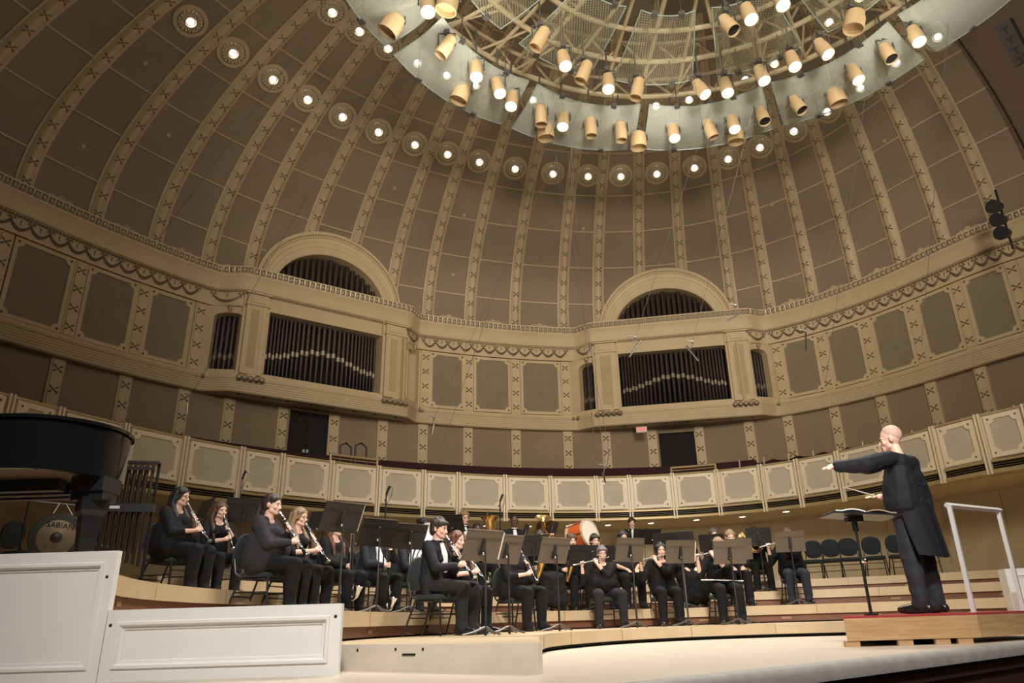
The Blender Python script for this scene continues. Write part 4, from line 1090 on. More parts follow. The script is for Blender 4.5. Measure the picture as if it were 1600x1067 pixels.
    body += [('e', h(0, .012, .105), (.074, .094, .098), R3), ('e', h(0, .035, .06), (.062, .07, .075), R3), ('c', h(0, .06, .0), h(0, .088, -.004), .040, .028),
             ('c', h(-.035, .04, .01), h(0, .08, -.002), .03, .026), ('c', h(.035, .04, .01), h(0, .08, -.002), .03, .026),
             ('c', h(0, .103, .085), h(0, .124, .050), .010, .0145), ('e', h(-.014, .108, .046), (.011, .012, .009), R3), ('e', h(.014, .108, .046), (.011, .012, .009), R3),
             ('c', h(-.04, .092, .098), h(.04, .092, .098), .012, .012), ('e', h(-.036, .082, .052), (.026, .022, .026), R3), ('e', h(.036, .082, .052), (.026, .022, .026), R3),
             ('c', h(-.02, .104, .020), h(.02, .104, .020), .011, .011)]
    for s_ in (-1, 1): body.append(('e', h(s_ * .078, .008, .07), (.011, .022, .034), R3))
    vx = .0075 if near else .010
    o = fused('person', body, skin_m(skin), None, vx, 3)
    o.location = loc; o.rotation_euler = (0, 0, yaw); o.scale = (S, S, S)
    tag(o, label, 'person')
    cm = topm or (M_TUXC if top == 'tux' else M_BLKCLOTH)
    if top == 'tux':
        if not stand: cloth += [('c', T(-.07 * g, -.03, .60), T(.07 * g, -.03, .60), .13 * g, .13 * g)]
        if not stand:
            for s_ in (-1, 1): cloth.append(('c', V(s_ * .12 * g, -.05, .62), V(s_ * .15 * g, -.02, .47), .10 * g, .06))
        for s_ in (-1, 1):                  # lapels
            cloth.append(('c', T(s_ * .045, .055, 1.05), T(s_ * .05, .115 * (.6 + .4 * g), .84), .022, .02))
    fused('jacket' if top == 'tux' else 'blouse' if top == 'blouse' else 'sweater', cloth, cm, o, .013 if near else .016, 4, .016)
    if skirt:
        q = []
        for s_ in (-1, 1):
            q += [('c', V(s_ * .08, -.02, hip + .02), V(s_ * .12, ky + .03, kz - .0), .13 * g, .10), ('c', V(s_ * .12, ky + .02, kz), V(s_ * .16, ay + .06, .16), .10, .10)]
        q += [('c', V(0, .0, hip), V(0, ky + .03, kz), .10, .10), ('c', V(0, ky + .03, kz), V(0, ay + .08, .16), .10, .12), ('c', V(-.18, ay + .05, .14), V(.18, ay + .05, .14), .08, .08)]
        fused('skirt', q, legm or M_BLKCLOTH, o, .018, 5, .03)
    else:
        fused('trousers', legs, legm or M_BLKCLOTH, o, .012 if near else .015, 4, .014)
    if near or stand:
        for s_ in (-1, 1):
            a_ = V(s_ * (spread + .01), ay, az); toe = a_ + V(s_ * .035, .18, -.05); heel = a_ + V(0, -.055, -.045)
            fused('shoe', [('c', heel, a_ + V(s_ * .015, .06, -.035), .042, .044), ('c', a_ + V(s_ * .015, .06, -.035), toe, .044, .032), ('c', a_ + V(0, 0, .0), heel, .04, .04), ('e', (heel + toe) / 2 - V(0, 0, .025), (.045, .15, .016))], M_SHOE, o, .012, 2)
    # hair
    H = []
    if style != 'bald':
        H += [('e', h(0, -.006, .122), (.088, .104, .100), R3), ('e', h(0, -.035, .09), (.088, .080, .095), R3), ('c', h(-.06, .05, .14), h(.06, .05, .14), .036, .036)]
    if style in ('short', 'curly', 'mop'):
        H += [('e', h(0, -.045, .045), (.078, .058, .068), R3), ('c', h(-.05, .075, .155), h(.05, .075, .155), .026, .026)]
        for s_ in (-1, 1): H += [('c', h(s_ * .076, .02, .13), h(s_ * .079, .022, .065), .018, .008), ('c', h(s_ * .074, -.03, .11), h(s_ * .074, -.03, .04), .022, .018)]
    if style == 'mop':
        H += [('c', h(-.06, .08, .150), h(.04, .088, .148), .024, .022)]
    if style in ('short', 'mop', 'bun', 'ponytail'):
        rg = random.Random(len(key) * 31 + ord(key[0]))
        for k in range(46 if style in ('short', 'mop') else 0):
            a, e = rg.uniform(0, 2 * PI), rg.uniform(-.15, 1.45); ca, sa, ce, se = math.cos(a), math.sin(a), math.cos(e), math.sin(e)
            if sa * ce > .55 and se < .62: continue
            P0 = (.084 * ca * ce, -.008 + .098 * sa * ce, .122 + .098 * se); d_ = .03 if style == 'short' else .042
            H.append(('c', h(*P0), h(P0[0] * 1.07 + rg.uniform(-.014, .014), P0[1] * 1.08 + (.018 if sa > 0 else -.004), P0[2] - d_ * ce + rg.uniform(-.004, .012)), .014, .006))
    if style == 'curly':
        random.seed(hash(key) % 100 if False else len(key) * 7)
        for k in range(26):
            a, e = random.uniform(0, 2 * PI), random.uniform(-.1, 1.4); H.append(('e', h(.092 * math.cos(a) * math.cos(e), -.01 + .1 * math.sin(a) * math.cos(e), .115 + .1 * math.sin(e)), (.027, .027, .027)))
    if style == 'bob':
        for s_ in (-1, 1): H += [('c', h(s_ * .075, -.005, .12), h(s_ * .078, .005, .01), .034, .026), ('c', h(s_ * .055, .07, .15), h(s_ * .078, .05, .07), .02, .014)]
        H += [('c', h(-.05, -.07, .1), h(-.05, -.06, -.0), .045, .035), ('c', h(.05, -.07, .1), h(.05, -.06, -.0), .045, .035)]
    if style == 'long':
        for s_ in (-1, 1):
            H += [('c', h(s_ * .07, -.01, .12), T(s_ * .10, .0, 1.10), .036, .034), ('c', T(s_ * .10, .0, 1.10), T(s_ * .11, .10, .95), .034, .03), ('c', T(s_ * .11, .10, .95), T(s_ * .10, .125, .80), .03, .012), ('c', h(s_ * .05, .072, .155), h(s_ * .078, .05, .06), .02, .016)]
        H += [('c', h(-.04, -.07, .1), T(-.05, -.10, .93), .05, .035), ('c', h(.04, -.07, .1), T(.05, -.10, .93), .05, .035), ('c', T(0, -.10, 1.0), T(0, -.13, .82), .05, .02)]
    if style == 'ponytail':
        H += [('c', h(0, -.09, .07), h(0, -.125, .05), .032, .03), ('c', h(0, -.125, .05), T(.0, -.155, 1.02), .034, .034), ('c', T(0, -.155, 1.02), T(-.01, -.15, .86), .034, .026), ('c', T(-.01, -.15, .86), T(-.02, -.13, .76), .026, .008), ('c', h(-.05, .065, .16), h(.05, .065, .16), .02, .02)]
    if style == 'bun':
        H += [('e', h(0, -.115, .15), (.05, .05, .05)), ('c', h(-.05, .065, .16), h(.05, .065, .16), .02, .02)]
    if style == 'cropped':
        H = [('e', h(0, -.004, .125), (.078, .097, .094), R3)]
    if H: fused('hair', H, hair_m(hair), o, .009, 2, .010 if style in ('long', 'ponytail', 'mop') else .006)
    if near or stand:
        for s_ in (-1, 1):
            e = MB().ball(h(s_ * .032, .093, .078), (.0135, .011, .008), 8, 5, R3).build('eye', M_EYEW, o)
            MB().ball(h(s_ * .032, .1025, .077), (.0065, .004, .0065), 8, 5, R3).build('iris', M_EYE, e)
            MB().tube([h(s_ * .013, .105, .097), h(s_ * .032, .106, .103), h(s_ * .05, .094, .097)], [.004, .005, .003], 5).build('eyebrow', hair_m(hair), o)
        MB().tube([h(-.024, .106, .017), h(0, .117, .020), h(.024, .106, .017)], [.003, .0065, .003], 6).build('lips', M_LIPS, o)
    if glasses:
        q = MB()
        for s_ in (-1, 1):
            q.tube([h(s_ * .034 + .022 * math.cos(rad(a)), .118, .077 + .017 * math.sin(rad(a))) for a in range(0, 361, 30)], .0022, 4)
            q.tube([h(s_ * .056, .116, .082), h(s_ * .08, .02, .082)], .002, 4)
        q.tube([h(-.012, .118, .08), h(.012, .118, .08)], .002, 4); q.build('glasses', M_EBONY, o)
    if beard:
        fused('beard', [('c', h(-.058, .028, .022), h(-.03, .074, -.016), .016, .016), ('c', h(.058, .028, .022), h(.03, .074, -.016), .016, .016), ('c', h(-.03, .080, -.014), h(.03, .080, -.014), .0165, .0165)], mat('stubble', (.42, .26, .19), .8), o, .007, 3)
    if shirtfront:
        y0 = .105 * (.5 + .5 * g)
        q = [('c', T(0, .055, 1.065), T(0, y0 + .005, .90), .035, .05), ('c', T(0, y0 + .005, .90), T(0, y0 + (.03 if g < 1.3 else .075), .72), .05, .03 if g < 1.3 else .11)]
        fused('shirt', q, M_SHIRT, o, .012, 2)
        MB().tube([T(-.05, .045, 1.085), T(-.03, .07, 1.075), T(0, .082, 1.07), T(.03, .07, 1.075), T(.05, .045, 1.085)], .014, 6).build('collar', M_SHIRT, o)
    if bow:
        MB().tube([T(-.055, .09, 1.06), T(-.05, .092, 1.06), T(0, .098, 1.06), T(.05, .092, 1.06), T(.055, .09, 1.06)], [.012, .024, .010, .024, .012], 6, flat=.5).build('bow_tie', M_EBONY, o)
    if top == 'tux':
        q = MB()
        for a, b in PEOPLE.pop(key + '_cuffs', []): q.tube([a - (b - a).normalized() * .02, b - (b - a).normalized() * .005], [.037, .034], 10)
        q.build('shirt_cuff', M_SHIRT, o)
    PEOPLE[key] = dict(o=o, mouth=wr, ax=ax, I=I, S=S, loc=Vector(loc), yaw=yaw)
    return o

# ================================================================== instruments, chairs, stands
def inst(key, name, label, cat=None, group=None):
    p = PEOPLE[key]; e = empty(name, p['loc'], p['yaw']); e.scale = (p['S'],) * 3
    return tag(e, label, cat or name.replace('_', ' '), group)
def perp(ax):
    a = ax.cross(V(0, 0, 1)); a = a.normalized() if a.length > .1 else V(1, 0, 0)
    return a, ax.cross(a).normalized()
def clarinet(key, label, L=.66, name='clarinet'):
    e = inst(key, name, label); p = PEOPLE[key]; ax = p['ax'].normalized(); m = p['mouth'] - ax * .02; P = lambda t: m + ax * t
    a, b = perp(ax)
    MB().tube([P(0), P(.03), P(.085)], [.006, .011, .013], 10).build('mouthpiece', M_EBONY, e)
    MB().tube([P(.03), P(.065)], .0145, 10).build('ligature', M_SILVER, e)
    MB().tube([P(.085), P(.14), P(.145), P(L - .12), P(L - .09)], [.0165, .0165, .0135, .0145, .018], 12).build('body', M_EBONY, e)
    bl = MB().tube([P(L - .09), P(L - .05), P(L - .02), P(L)], [.018, .022, .032, .041], 16).build('bell', M_EBONY, e)
    MB().tube([P(L - .004), P(L + .003)], [.0425, .043], 16).build('bell_ring', M_SILVER, bl)
    q = MB()
    for t in (.085, .14, .20, .36, .37, L - .12, L - .09): q.tube([P(t), P(t + .008)], .0175, 10)
    for sg in (-1, 1): q.tube([P(.19) + a * .017 * sg, P(.34) + a * .017 * sg], .003, 5); q.tube([P(.38) + a * .018 * sg, P(L - .13) + a * .018 * sg], .003, 5)
    k = .18
    while k < L - .12:
        for d in (b, -b, a): q.ball(P(k) + d * .0165, .0058, 6, 4)
        k += .042
    q.build('keywork', M_SILVER, e); return e
def flute(key, label, ax=None, at=None):
    e = inst(key, 'flute', label); p = PEOPLE[key]; ax = (ax or p['ax']).normalized(); m = (at or p['mouth'] + V(0, .012, -.012)) - ax * .10; P = lambda t: m + ax * t; a, b = perp(ax)
    MB().tube([P(0), P(.67)], .0105, 10).build('body', M_SILVER, e); q = MB()
    q.ball(P(.10) + V(0, 0, .006), (.018, .014, .006), 8, 5)
    for k in range(13): q.tube([P(.24 + .031 * k) + b * .009 + V(0, 0, .004), P(.24 + .031 * k) + b * .014 + V(0, 0, .006)], .0085, 8)
    q.tube([P(.22) - b * .012, P(.62) - b * .012], .003, 5); q.build('keywork', M_SILVER, e); return e
def bell_curve(key, name, label, neck, body, rn, bell, rb, mb_, mk, keys=True):
    """neck: points (metal), body: points (wood or metal), bell: points flaring"""
    e = inst(key, name, label)
    MB().tube(neck, .011, 8).build('neck', mk, e); MB().tube(body, rn, 12).build('body', mb_, e); MB().tube(bell, rb, 14, cap=False).build('bell', mk, e)
    if keys:
        q = MB()
        for i in range(len(body) - 1):
            A, B = Vector(body[i]), Vector(body[i + 1]); d = B - A; n = int(d.length / .028)
            a, b = perp(d.normalized())
            for k in range(n):
                r = rn[i] + (rn[i + 1] - rn[i]) * k / max(1, n)
                for dd in (a, -a, b): q.ball(A + d * k / max(1, n) + dd * (r + .004), .0095, 6, 4)
            for sg in (-1, 1): q.tube([A + a * (rn[i] + .008) * sg, B + a * (rn[i + 1] + .008) * sg], .003, 5)
        q.build('keywork', mk, e)
    return e
def bass_clarinet(key, label, contra=False):
    x, yb_, zt_ = .0, .36, 1.14 if not contra else 1.22
    p = PEOPLE[key]; m = p['mouth']
    zb_ = .30 if not contra else .16
    neck = [m, m + V(0, .05, .03), V(x, .24, zt_ + .06), V(x, .32, zt_ + .07), V(x, .345, zt_ + .03), V(x, .35, zt_ - .04)]
    body = [V(x, .35, zt_ - .04), V(x, .36, .75), V(x, .38, zb_)]
    bell = [V(x, .38, zb_), V(x, .39, zb_ - .07), V(x, .43, zb_ - .10), V(x, .48, zb_ - .06), V(x, .51, zb_ + .03), V(x, .52, zb_ + .08)]
    return bell_curve(key, 'contrabass_clarinet' if contra else 'bass_clarinet', label, neck, body, [.021, .022, .024], bell, [.024, .028, .03, .036, .05, .075], M_EBONY, M_SILVER)
def alto_sax(key, label):
    p = PEOPLE[key]; m = p['mouth']
    body = [V(.10, .30, 1.04), V(.15, .28, .80), V(.185, .27, .62)]
    neck = [m, m + V(.02, .06, .02), V(.07, .27, 1.15), V(.09, .30, 1.10), V(.10, .30, 1.04)]
    bell = [V(.185, .27, .62), V(.20, .28, .56), V(.21, .33, .53), V(.21, .375, .57), V(.19, .39, .66), V(.17, .40, .76), V(.16, .42, .82)]
    return bell_curve(key, 'saxophone', label, neck, body, [.015, .025, .036], bell, [.036, .039, .041, .042, .046, .062, .085], M_LACQ, M_LACQ)
def french_horn(key, label, bell_dir=V(.35, -.75, .1)):
    e = inst(key, 'french_horn', label); p = PEOPLE[key]; c = V(.04, .30, .94); n = V(.35, .55, .2).normalized(); a, b = perp(n); q = MB()
    for r, k in ((.15, .0), (.125, .012), (.10, -.012)): q.tube([c + n * k + a * r * math.cos(rad(t)) + b * r * math.sin(rad(t)) for t in range(0, 361, 20)], .010, 8, cap=False)
    for k in range(4): q.tube([c + a * (-.05 + .03 * k) + b * .02, c + a * (-.05 + .03 * k) - b * .07], .013, 8)
    q.build('tubing', M_LACQ, e); MB().tube([p['mouth'], p['mouth'] + V(-.02, .08, -.04), c + a * .13 + b * .05], [.011, .006, .009], 8).build('leadpipe', M_LACQ, e)
    s = c - b * .15; d = bell_dir.normalized(); MB().tube([s, s + d * .08 + a * .05, s + d * .18 + a * .07, s + d * .25 + a * .075, s + d * .29 + a * .075], [.014, .026, .05, .10, .155], 20, cap=False).build('bell', M_LACQ, e)
    return e
def tuba(key, label, bellmat=None, name='tuba', bell=None):
    e = inst(key, name, label); p = PEOPLE[key]; q = MB(); m = bellmat or M_LACQ
    for r, y in ((.20, .26), (.15, .32), (.11, .38)): q.tube([V(.06 + r * .8 * math.cos(rad(t)), y, .84 + r * 1.25 * math.sin(rad(t))) for t in range(0, 361, 20)], .026, 8, cap=False)
    for k in range(3): q.tube([V(-.06 + .05 * k, .40, .80), V(-.06 + .05 * k, .40, .98)], .02, 8)
    q.build('tubing', m, e); MB().tube([p['mouth'], V(-.02, .26, 1.12), V(-.08, .32, 1.0)], [.014, .009, .012], 8).build('leadpipe', m, e)
    b = bell or [V(-.14, .26, .78), V(-.15, .26, 1.0), V(-.155, .25, 1.2), V(-.16, .25, 1.36), V(-.16, .25, 1.43), V(-.16, .25, 1.45)]
    MB().tube(b, [.035, .055, .075, .115, .18, .215], 24, cap=False).build('bell', m, e); return e

M_CHAIRF = mat('chair_fabric', (.008, .014, .016), .8, bump=.3, bscale=80, sheen=.12)
M_CHAIRM = mat('chair_frame', (.012, .012, .013), .3)
def make_chair():
    r = empty('orchestra_chair')
    rings = []
    def slab(cx, cy, cz, w, d, t, Mx, n=20, e=3.2):
        q = MB(); R_ = []
        for k, (s_, zz) in enumerate(((.86, -t), (.97, -t * .8), (1, 0), (.97, t * .7), (.8, t))):
            R_.append([Mx @ V(cx + s_ * w * math.copysign(abs(math.cos(2 * PI * i / n)) ** (2 / e), math.cos(2 * PI * i / n)), cy + s_ * d * math.copysign(abs(math.sin(2 * PI * i / n)) ** (2 / e), math.sin(2 * PI * i / n)), cz + zz) for i in range(n)])
        return q.loops(R_)
    slab(0, .0, .425, .225, .22, .03, Matrix.Identity(4)).build('seat', M_CHAIRF, r)
    slab(0, 0, 0, .205, .20, .022, Matrix.Translation((0, -.25, .70)) @ Matrix.Rotation(rad(80), 4, 'X'), e=2.5).build('backrest', M_CHAIRF, r)
    for sx in (-1, 1):
        MB().tube([V(sx * .19, .17, .39), V(sx * .215, .20, .0)], .0125, 8).build('leg', M_CHAIRM, r)
        MB().tube([V(sx * .19, -.15, .39), V(sx * .225, -.29, .0)], .0125, 8).build('leg', M_CHAIRM, r)
    q = MB()
    for sx in (-1, 1):
        q.tube([V(sx * .19, .18, .385), V(sx * .19, -.16, .385)], .011, 6); q.tube([V(sx * .19, -.12, .385), V(sx * .185, -.22, .45), V(sx * .17, -.262, .62)], .012, 6)
        q.tube([V(sx * .20, .19, .24), V(sx * .205, -.21, .24)], .008, 6)
    for y in (.17, .02, -.14): q.tube([V(-.19, y, .385), V(.19, y, .385)], .010, 6)
    q.tube([V(-.20, .185, .30), V(.20, .185, .30)], .008, 6); q.tube([V(-.215, -.22, .20), V(.215, -.22, .20)], .008, 6)
    for sx in (-1, 1): q.ball((sx * .19, .18, .385), .02, 8, 5)
    q.build('frame', M_CHAIRM, r); return r
CHAIR = [None]
def chair(loc, yaw, label, group='black orchestra chairs'):
    if CHAIR[0] is None: CHAIR[0] = make_chair(); c = CHAIR[0]
    else: c = copy_tree(CHAIR[0])
    c.location = loc; c.rotation_euler = (0, 0, yaw)
    return tag(c, label, 'chair', group)
M_DESK = mat('stand_desk_bronze', (.105, .082, .055), .42, .15, noise=.08, scale=5)
M_DESKB = mat('stand_desk_black', (.014, .013, .012), .45)
M_PAPER = mat('paper', (.80, .78, .74), .8)
def make_stand(m, nm):
    r = empty('music_stand'); d = empty('desk_pivot'); COL.objects.unlink(d)
    q = MB(); W, H = .25, .175
    q.box((0, 0, 0), (2 * W, .008, 2 * H))
    for z in (.065, .085): q.box((0, .006, z), (2 * W - .02, .008, .006))
    q.box((0, .004, H - .004), (2 * W, .016, .010))
    desk = q.build('desk', m, r, smooth=False)
    MB().box((0, -.035, -H), (2 * W, .07, .008)).build('lip', m, desk, smooth=False)
    k = MB(); k.add([(-.035, .006, -.11), (.035, .006, -.11), (.02, .006, .085), (-.02, .006, .085), (-.03, .04, -.09), (.03, .04, -.09), (.012, .025, .07), (-.012, .025, .07)], [(3, 2, 1, 0), (4, 5, 6, 7), (0, 1, 5, 4), (1, 2, 6, 5), (2, 3, 7, 6), (3, 0, 4, 7)]); k.build('bracket', M_DESKB, desk, smooth=False)
    MB().ball((0, .05, -.075), (.018, .016, .018), 10, 6).build('knob', M_CHROME, desk)
    MB().tube([V(0, 0, 0), V(0, 0, .55), V(0, 0, .56), V(0, 0, 1)], [.015, .015, .0105, .0105], 8).build('shaft', M_DESKB, r)
    for a in (90, 210, 330):
        c, s = math.cos(rad(a)), math.sin(rad(a))
        MB().tube([V(0, 0, .085), V(c * .03, s * .03, .08), V(c * .12, s * .12, .04), V(c * .25, s * .25, .012)], [.016, .016, .014, .011], 8, flat=.8).build('leg', mat('stand_leg_grey', (.16, .15, .14), .35, .6), r)
    return r
STANDP = {}
def level_at(P):
    v = P - ST; a = math.degrees(math.atan2(v.y, v.x)) % 360; r = math.hypot(v.x, v.y)
    return max([0.0] + [LV[k] for k in (1, 2, 3, 4) if r > RF(k, a) + .12])
def stand(px, py, d, lv, face, label, black=False, tilt=22, sheet=0.0, wide=1.0, gap=.72):
    """px, py: centre of the desk in the photo; face: ground point the player sits at"""
    k_ = face if isinstance(face, str) else None
    if k_: face = PEOPLE[k_]['loc']; d = face.y - gap
    best = None
    for k in range(-40, 60):
        dd = d + k * .04; P = at_y(px, py, dd); v = P - ST; r = math.hypot(v.x, v.y); an = math.degrees(math.atan2(v.y, v.x)) % 360
        lo_ = RF(lv, an) + .30 if not (lv == 1 and P.x < .05) else 0
        pen = max(0, lo_ - r) * 6 + max(0, r - (RF(lv + 1, an) - .1 if lv < 4 else 11)) * 6 + abs(k) * .04
        if best is None or pen < best[0]: best = (pen, dd)
    P = at_y(px, py, best[1]); z = LV[lv]; h = P.z - z
    key = 'b' if black else 'a'
    if key not in STANDP: STANDP[key] = make_stand(M_DESKB if black else M_DESK, key); r = STANDP[key]
    else: r = copy_tree(STANDP[key])
    f = Vector((face[0] - P.x, face[1] - P.y, 0)); yaw = math.atan2(f.y, f.x) + PI / 2
    r.location = (P.x, P.y, z); r.rotation_euler = (0, 0, yaw)
    for ch in r.children:
        if ch.name.startswith('desk'): ch.location = (0, 0, h); ch.rotation_euler = (rad(-tilt), 0, 0); ch.scale = (wide, 1, 1)
        if ch.name.startswith('shaft'): ch.scale = (1, 1, h - .05); ch.location = (0, .05, 0)
        if ch.name.startswith('leg'): ch.location = (0, .05, 0)
    tag(r, label, 'music stand', 'music stands')
    if sheet:
        q = MB(); 
        for k, (x, s_) in enumerate(((-.12, -1), (.12, 1))): q.box((x + sheet, -.008 - .002 * k, .0), (.235, .003, .31))
        o = q.build('sheet_music', M_PAPER, smooth=False)
        o.matrix_world = Matrix.Translation((P.x, P.y, P.z)) @ Matrix.Rotation(yaw, 4, 'Z') @ Matrix.Rotation(rad(-tilt), 4, 'X')
        tag(o, 'white pages on the ' + label.replace(', right in front of', ' of').replace(' with white pages', ''), 'sheet music', 'sheet music')
    return r

# ================================================================== the orchestra, placed one by one
CON = Vector((3.7, 7.5, 0))
def seat_person(key, hx, hy, d, lv, label, short, look=None, chr_=True, lo=.88, hi=1.12, **kw):
    z = LV[lv]; st = kw.get('stand'); best = None
    for k in range(-60, 130):               # slide along the sight line until the player sits well inside the tier and keeps a natural size
        dd = d + k * .05; P = at_y(hx, hy, dd); v = P - ST; r = math.hypot(v.x, v.y); an = math.degrees(math.atan2(v.y, v.x)) % 360
        lo_, hi_ = RF(lv, an) + .42, (RF(lv + 1, an) - .25 if lv < 4 else 10.6)
        S = (P.z - z) / (1.245 + (.37 if st else 0)); pen = max(0, lo_ - r) * 4 + max(0, r - hi_) * 4 + abs(S - 1.0) * 4 + abs(k) * .012
        if best is None or pen < best[0]: best = (pen, dd, S, r)
    d, S = best[1], best[2]; P = at_y(hx, hy, d)
    S2 = min(max(S, lo), hi)
    if best[0] > .45: print('PLACE', key, 'd', round(d, 2), 'S', round(S, 2), 'r', round(best[3], 2), 'lv', lv, 'pen', round(best[0], 2))
    t = Vector(look) if look else CON
    f = Vector((t.x - P.x, t.y - P.y)).normalized(); yaw = math.atan2(f.y, f.x) - PI / 2
    loc = (P.x - f.x * .03 * S2, P.y - f.y * .03 * S2, z)
    o = person(key, label, loc, yaw, S2, **kw)
    if chr_ and not st: chair((loc[0], loc[1], z), yaw, f'black chair under the {short}')
    return o
seat_person('w1', 283, 773, 8.8, 3, 'clarinetist with long black hair and glasses, black blouse and a blue wristband', 'long black haired clarinetist with glasses', skin='fair', hair='black', style='long', sleeves='mid', girth=1.6, instr='clarinet', glasses=True, bust=1.1, look=(3.7, 7.9, 0))
seat_person('w2', 345, 795, 9.9, 3, 'young clarinetist with long light brown hair and short black sleeves', 'light brown haired clarinetist', skin='pale', hair='brown', style='long', sleeves='mid', instr='clarinet', bust=.9, look=(2.0, 5.0, 0))
seat_person('pony', 425, 785, 8.1, 2, 'clarinetist with a brown ponytail and a dark grey knitted sweater', 'ponytailed clarinetist', skin='pale', hair='dark', style='ponytail', top='sweater', topm=M_CHAR, girth=1.5, instr='clarinet', bust=1.0, look=(3.7, 7.6, 0))
seat_person('blonde', 468, 805, 8.8, 2, 'clarinetist with long dark blonde hair, dark rimmed glasses and bare forearms', 'blonde clarinetist with glasses', skin='pale', hair='blonde', style='long', sleeves='short', instr='clarinet', glasses=True, bust=.9, look=(3.7, 7.0, 0))
seat_person('bcl', 526, 822, 9.1, 2, 'bass clarinetist in black, face hidden by a music stand', 'bass clarinetist hidden by a music stand', skin='pale', hair='auburn', style='long', girth=1.25, instr='bass_clarinet', look=(3.7, 6.5, 0))
seat_person('contra', 588, 832, 9.3, 2, 'musician in an open tuxedo over a white shirt holding the tall contrabass clarinet', 'white shirted contrabass clarinetist', skin='pale', hair='black', style='curly', top='tux', girth=1.4, instr='contra', shirtfront=True, look=(3.2, 6.0, 0))
seat_person('suit', 645, 838, 10.2, 2, 'musician in a dark suit resting hands on the lap, face behind a music stand', 'dark suited musician behind the tuxedoed clarinetist', skin='fair', hair='dark', style='short', top='tux', instr='lap', girth=1.15, look=(3.7, 6.5, 0))
seat_person('bun', 661, 818, 12.0, 3, 'brown skinned musician with black hair tied in a bun, behind the tuxedoed clarinetist', 'musician with the hair bun', skin='brown', hair='black', style='bun', near=True, look=(4.5, 7.5, 0))
seat_person('tux', 685, 822, 7.75, 1, 'clarinetist in a black tuxedo with bow tie, short dark hair and stubble', 'tuxedoed clarinetist', skin='fair', hair='dark', style='mop', top='tux', legm=M_TROUS, instr='clarinet', shirtfront=True, bow=True, beard=True, head_pitch=12, look=(3.9, 7.1, 0))
seat_person('bob', 714, 841, 8.6, 1, 'clarinetist with short auburn bobbed hair and bare forearms, beside the tuxedoed clarinetist', 'auburn bobbed clarinetist', skin='pale', hair='auburn', style='bob', sleeves='short', girth=1.2, instr='clarinet', bust=1.0, look=(3.9, 6.9, 0))
seat_person('blondman', 725, 807, 13.6, 4, 'blond bearded musician in glasses and a tuxedo in the back row', 'blond tuxedoed musician', skin='fair', hair='blonde', style='short', top='tux', glasses=True, shirtfront=True, bow=True, beard=True, look=(4.0, 7.5, 0), instr='lap')
seat_person('low', 745, 826, 12.2, 3, 'brown skinned musician in glasses, mostly hidden below the tuba bell', 'musician below the tuba bell', skin='brown', hair='black', style='cropped', glasses=True, instr='tuba', look=(4.0, 7.0, 0))
seat_person('bowtie', 803, 812, 13.8, 4, 'dark skinned musician in a tuxedo and glasses, upright in the back row', 'dark skinned tuxedoed musician', skin='brown', hair='black', style='cropped', top='tux', shirtfront=True, bow=True, glasses=True, instr='lap', look=(3.4, 5, 0))
seat_person('oboe', 805, 848, 9.2, 1, 'large oboist in a black top and leggings, face hidden by a music stand', 'oboist in leggings', skin='pale', hair='dark', style='ponytail', sleeves='mid', girth=1.5, instr='oboe', bust=1.2, look=(3.6, 6.5, 0))
seat_person('sax', 843, 838, 10.2, 2, 'saxophonist in a long black skirt, face hidden by a music stand', 'saxophonist in the long skirt', skin='pale', hair='dark', style='bob', sleeves='mid', skirt=True, instr='sax', look=(3.4, 6.5, 0))
seat_person('redhair', 847, 821, 13.0, 3, 'red haired horn player partly hidden by a black music stand', 'red haired horn player', skin='fair', hair='auburn', style='long', instr='horn', look=(3.4, 6.5, 0))
seat_person('curly', 893, 843, 11.6, 2, 'curly haired musician looking over a black table stand', 'curly haired musician', skin='pale', hair='brown', style='curly', instr='sax', girth=1.1, look=(3.2, 5.5, 0))
seat_person('sliver', 929, 843, 12.3, 2, 'dark haired musician almost hidden behind the grey haired flutist', 'musician behind the grey haired flutist', skin='fair', hair='dark', style='short', instr='lap', look=(3.2, 6, 0))
seat_person('fl1', 940, 862, 10.6, 1, 'flutist with short dark grey hair and glasses in a loose black shirt', 'grey haired flutist', skin='pale', hair='grey', style='mop', sleeves='mid', girth=1.4, legm=M_TROUS, instr='flute', glasses=True, bust=1.0, spread=.2, look=(2.4, 4, 0))
seat_person('perc', 987, 815, 14.2, 4, 'standing percussionist in a tuxedo and white shirt at the back', 'percussionist', skin='fair', hair='dark', style='mop', top='tux', stand=True, shirtfront=True, bow=True, instr='sticks', look=(2.6, 6, 0))
seat_person('behind1', 973, 838, 11.9, 2, 'dark haired musician whose arm and legs show behind a music stand', 'musician with legs behind the flute stand', skin='olive', hair='black', style='long', girth=1.2, sleeves='short', instr='lap', look=(3.2, 6, 0))
seat_person('fl2', 1032, 857, 11.1, 1, 'flutist with long black hair in a buttoned black shirt', 'black haired flutist', skin='fair', hair='black', style='bob', girth=1.1, sleeves='mid', instr='flute', look=(2.6, 4, 0))
seat_person('mid', 1041, 840, 13.4, 3, 'musician of whom only the pale crown shows over a black stand', 'musician whose pale crown shows', skin='pale', hair='bald', style='cropped', instr='lap', look=(3.4, 6, 0))
seat_person('behind2', 1067, 838, 12.3, 2, 'pale musician with parted dark hair peering over a music stand, in a black dress', 'musician in the black dress', skin='pale', hair='dark', style='bob', skirt=True, instr='lap', look=(3.2, 6, 0))
seat_person('crown', 1115, 833, 13.6, 3, 'musician of whom only grey hair shows over a black stand', 'musician whose grey hair shows', skin='pale', hair='grey', style='short', instr='lap', look=(3.4, 6, 0))
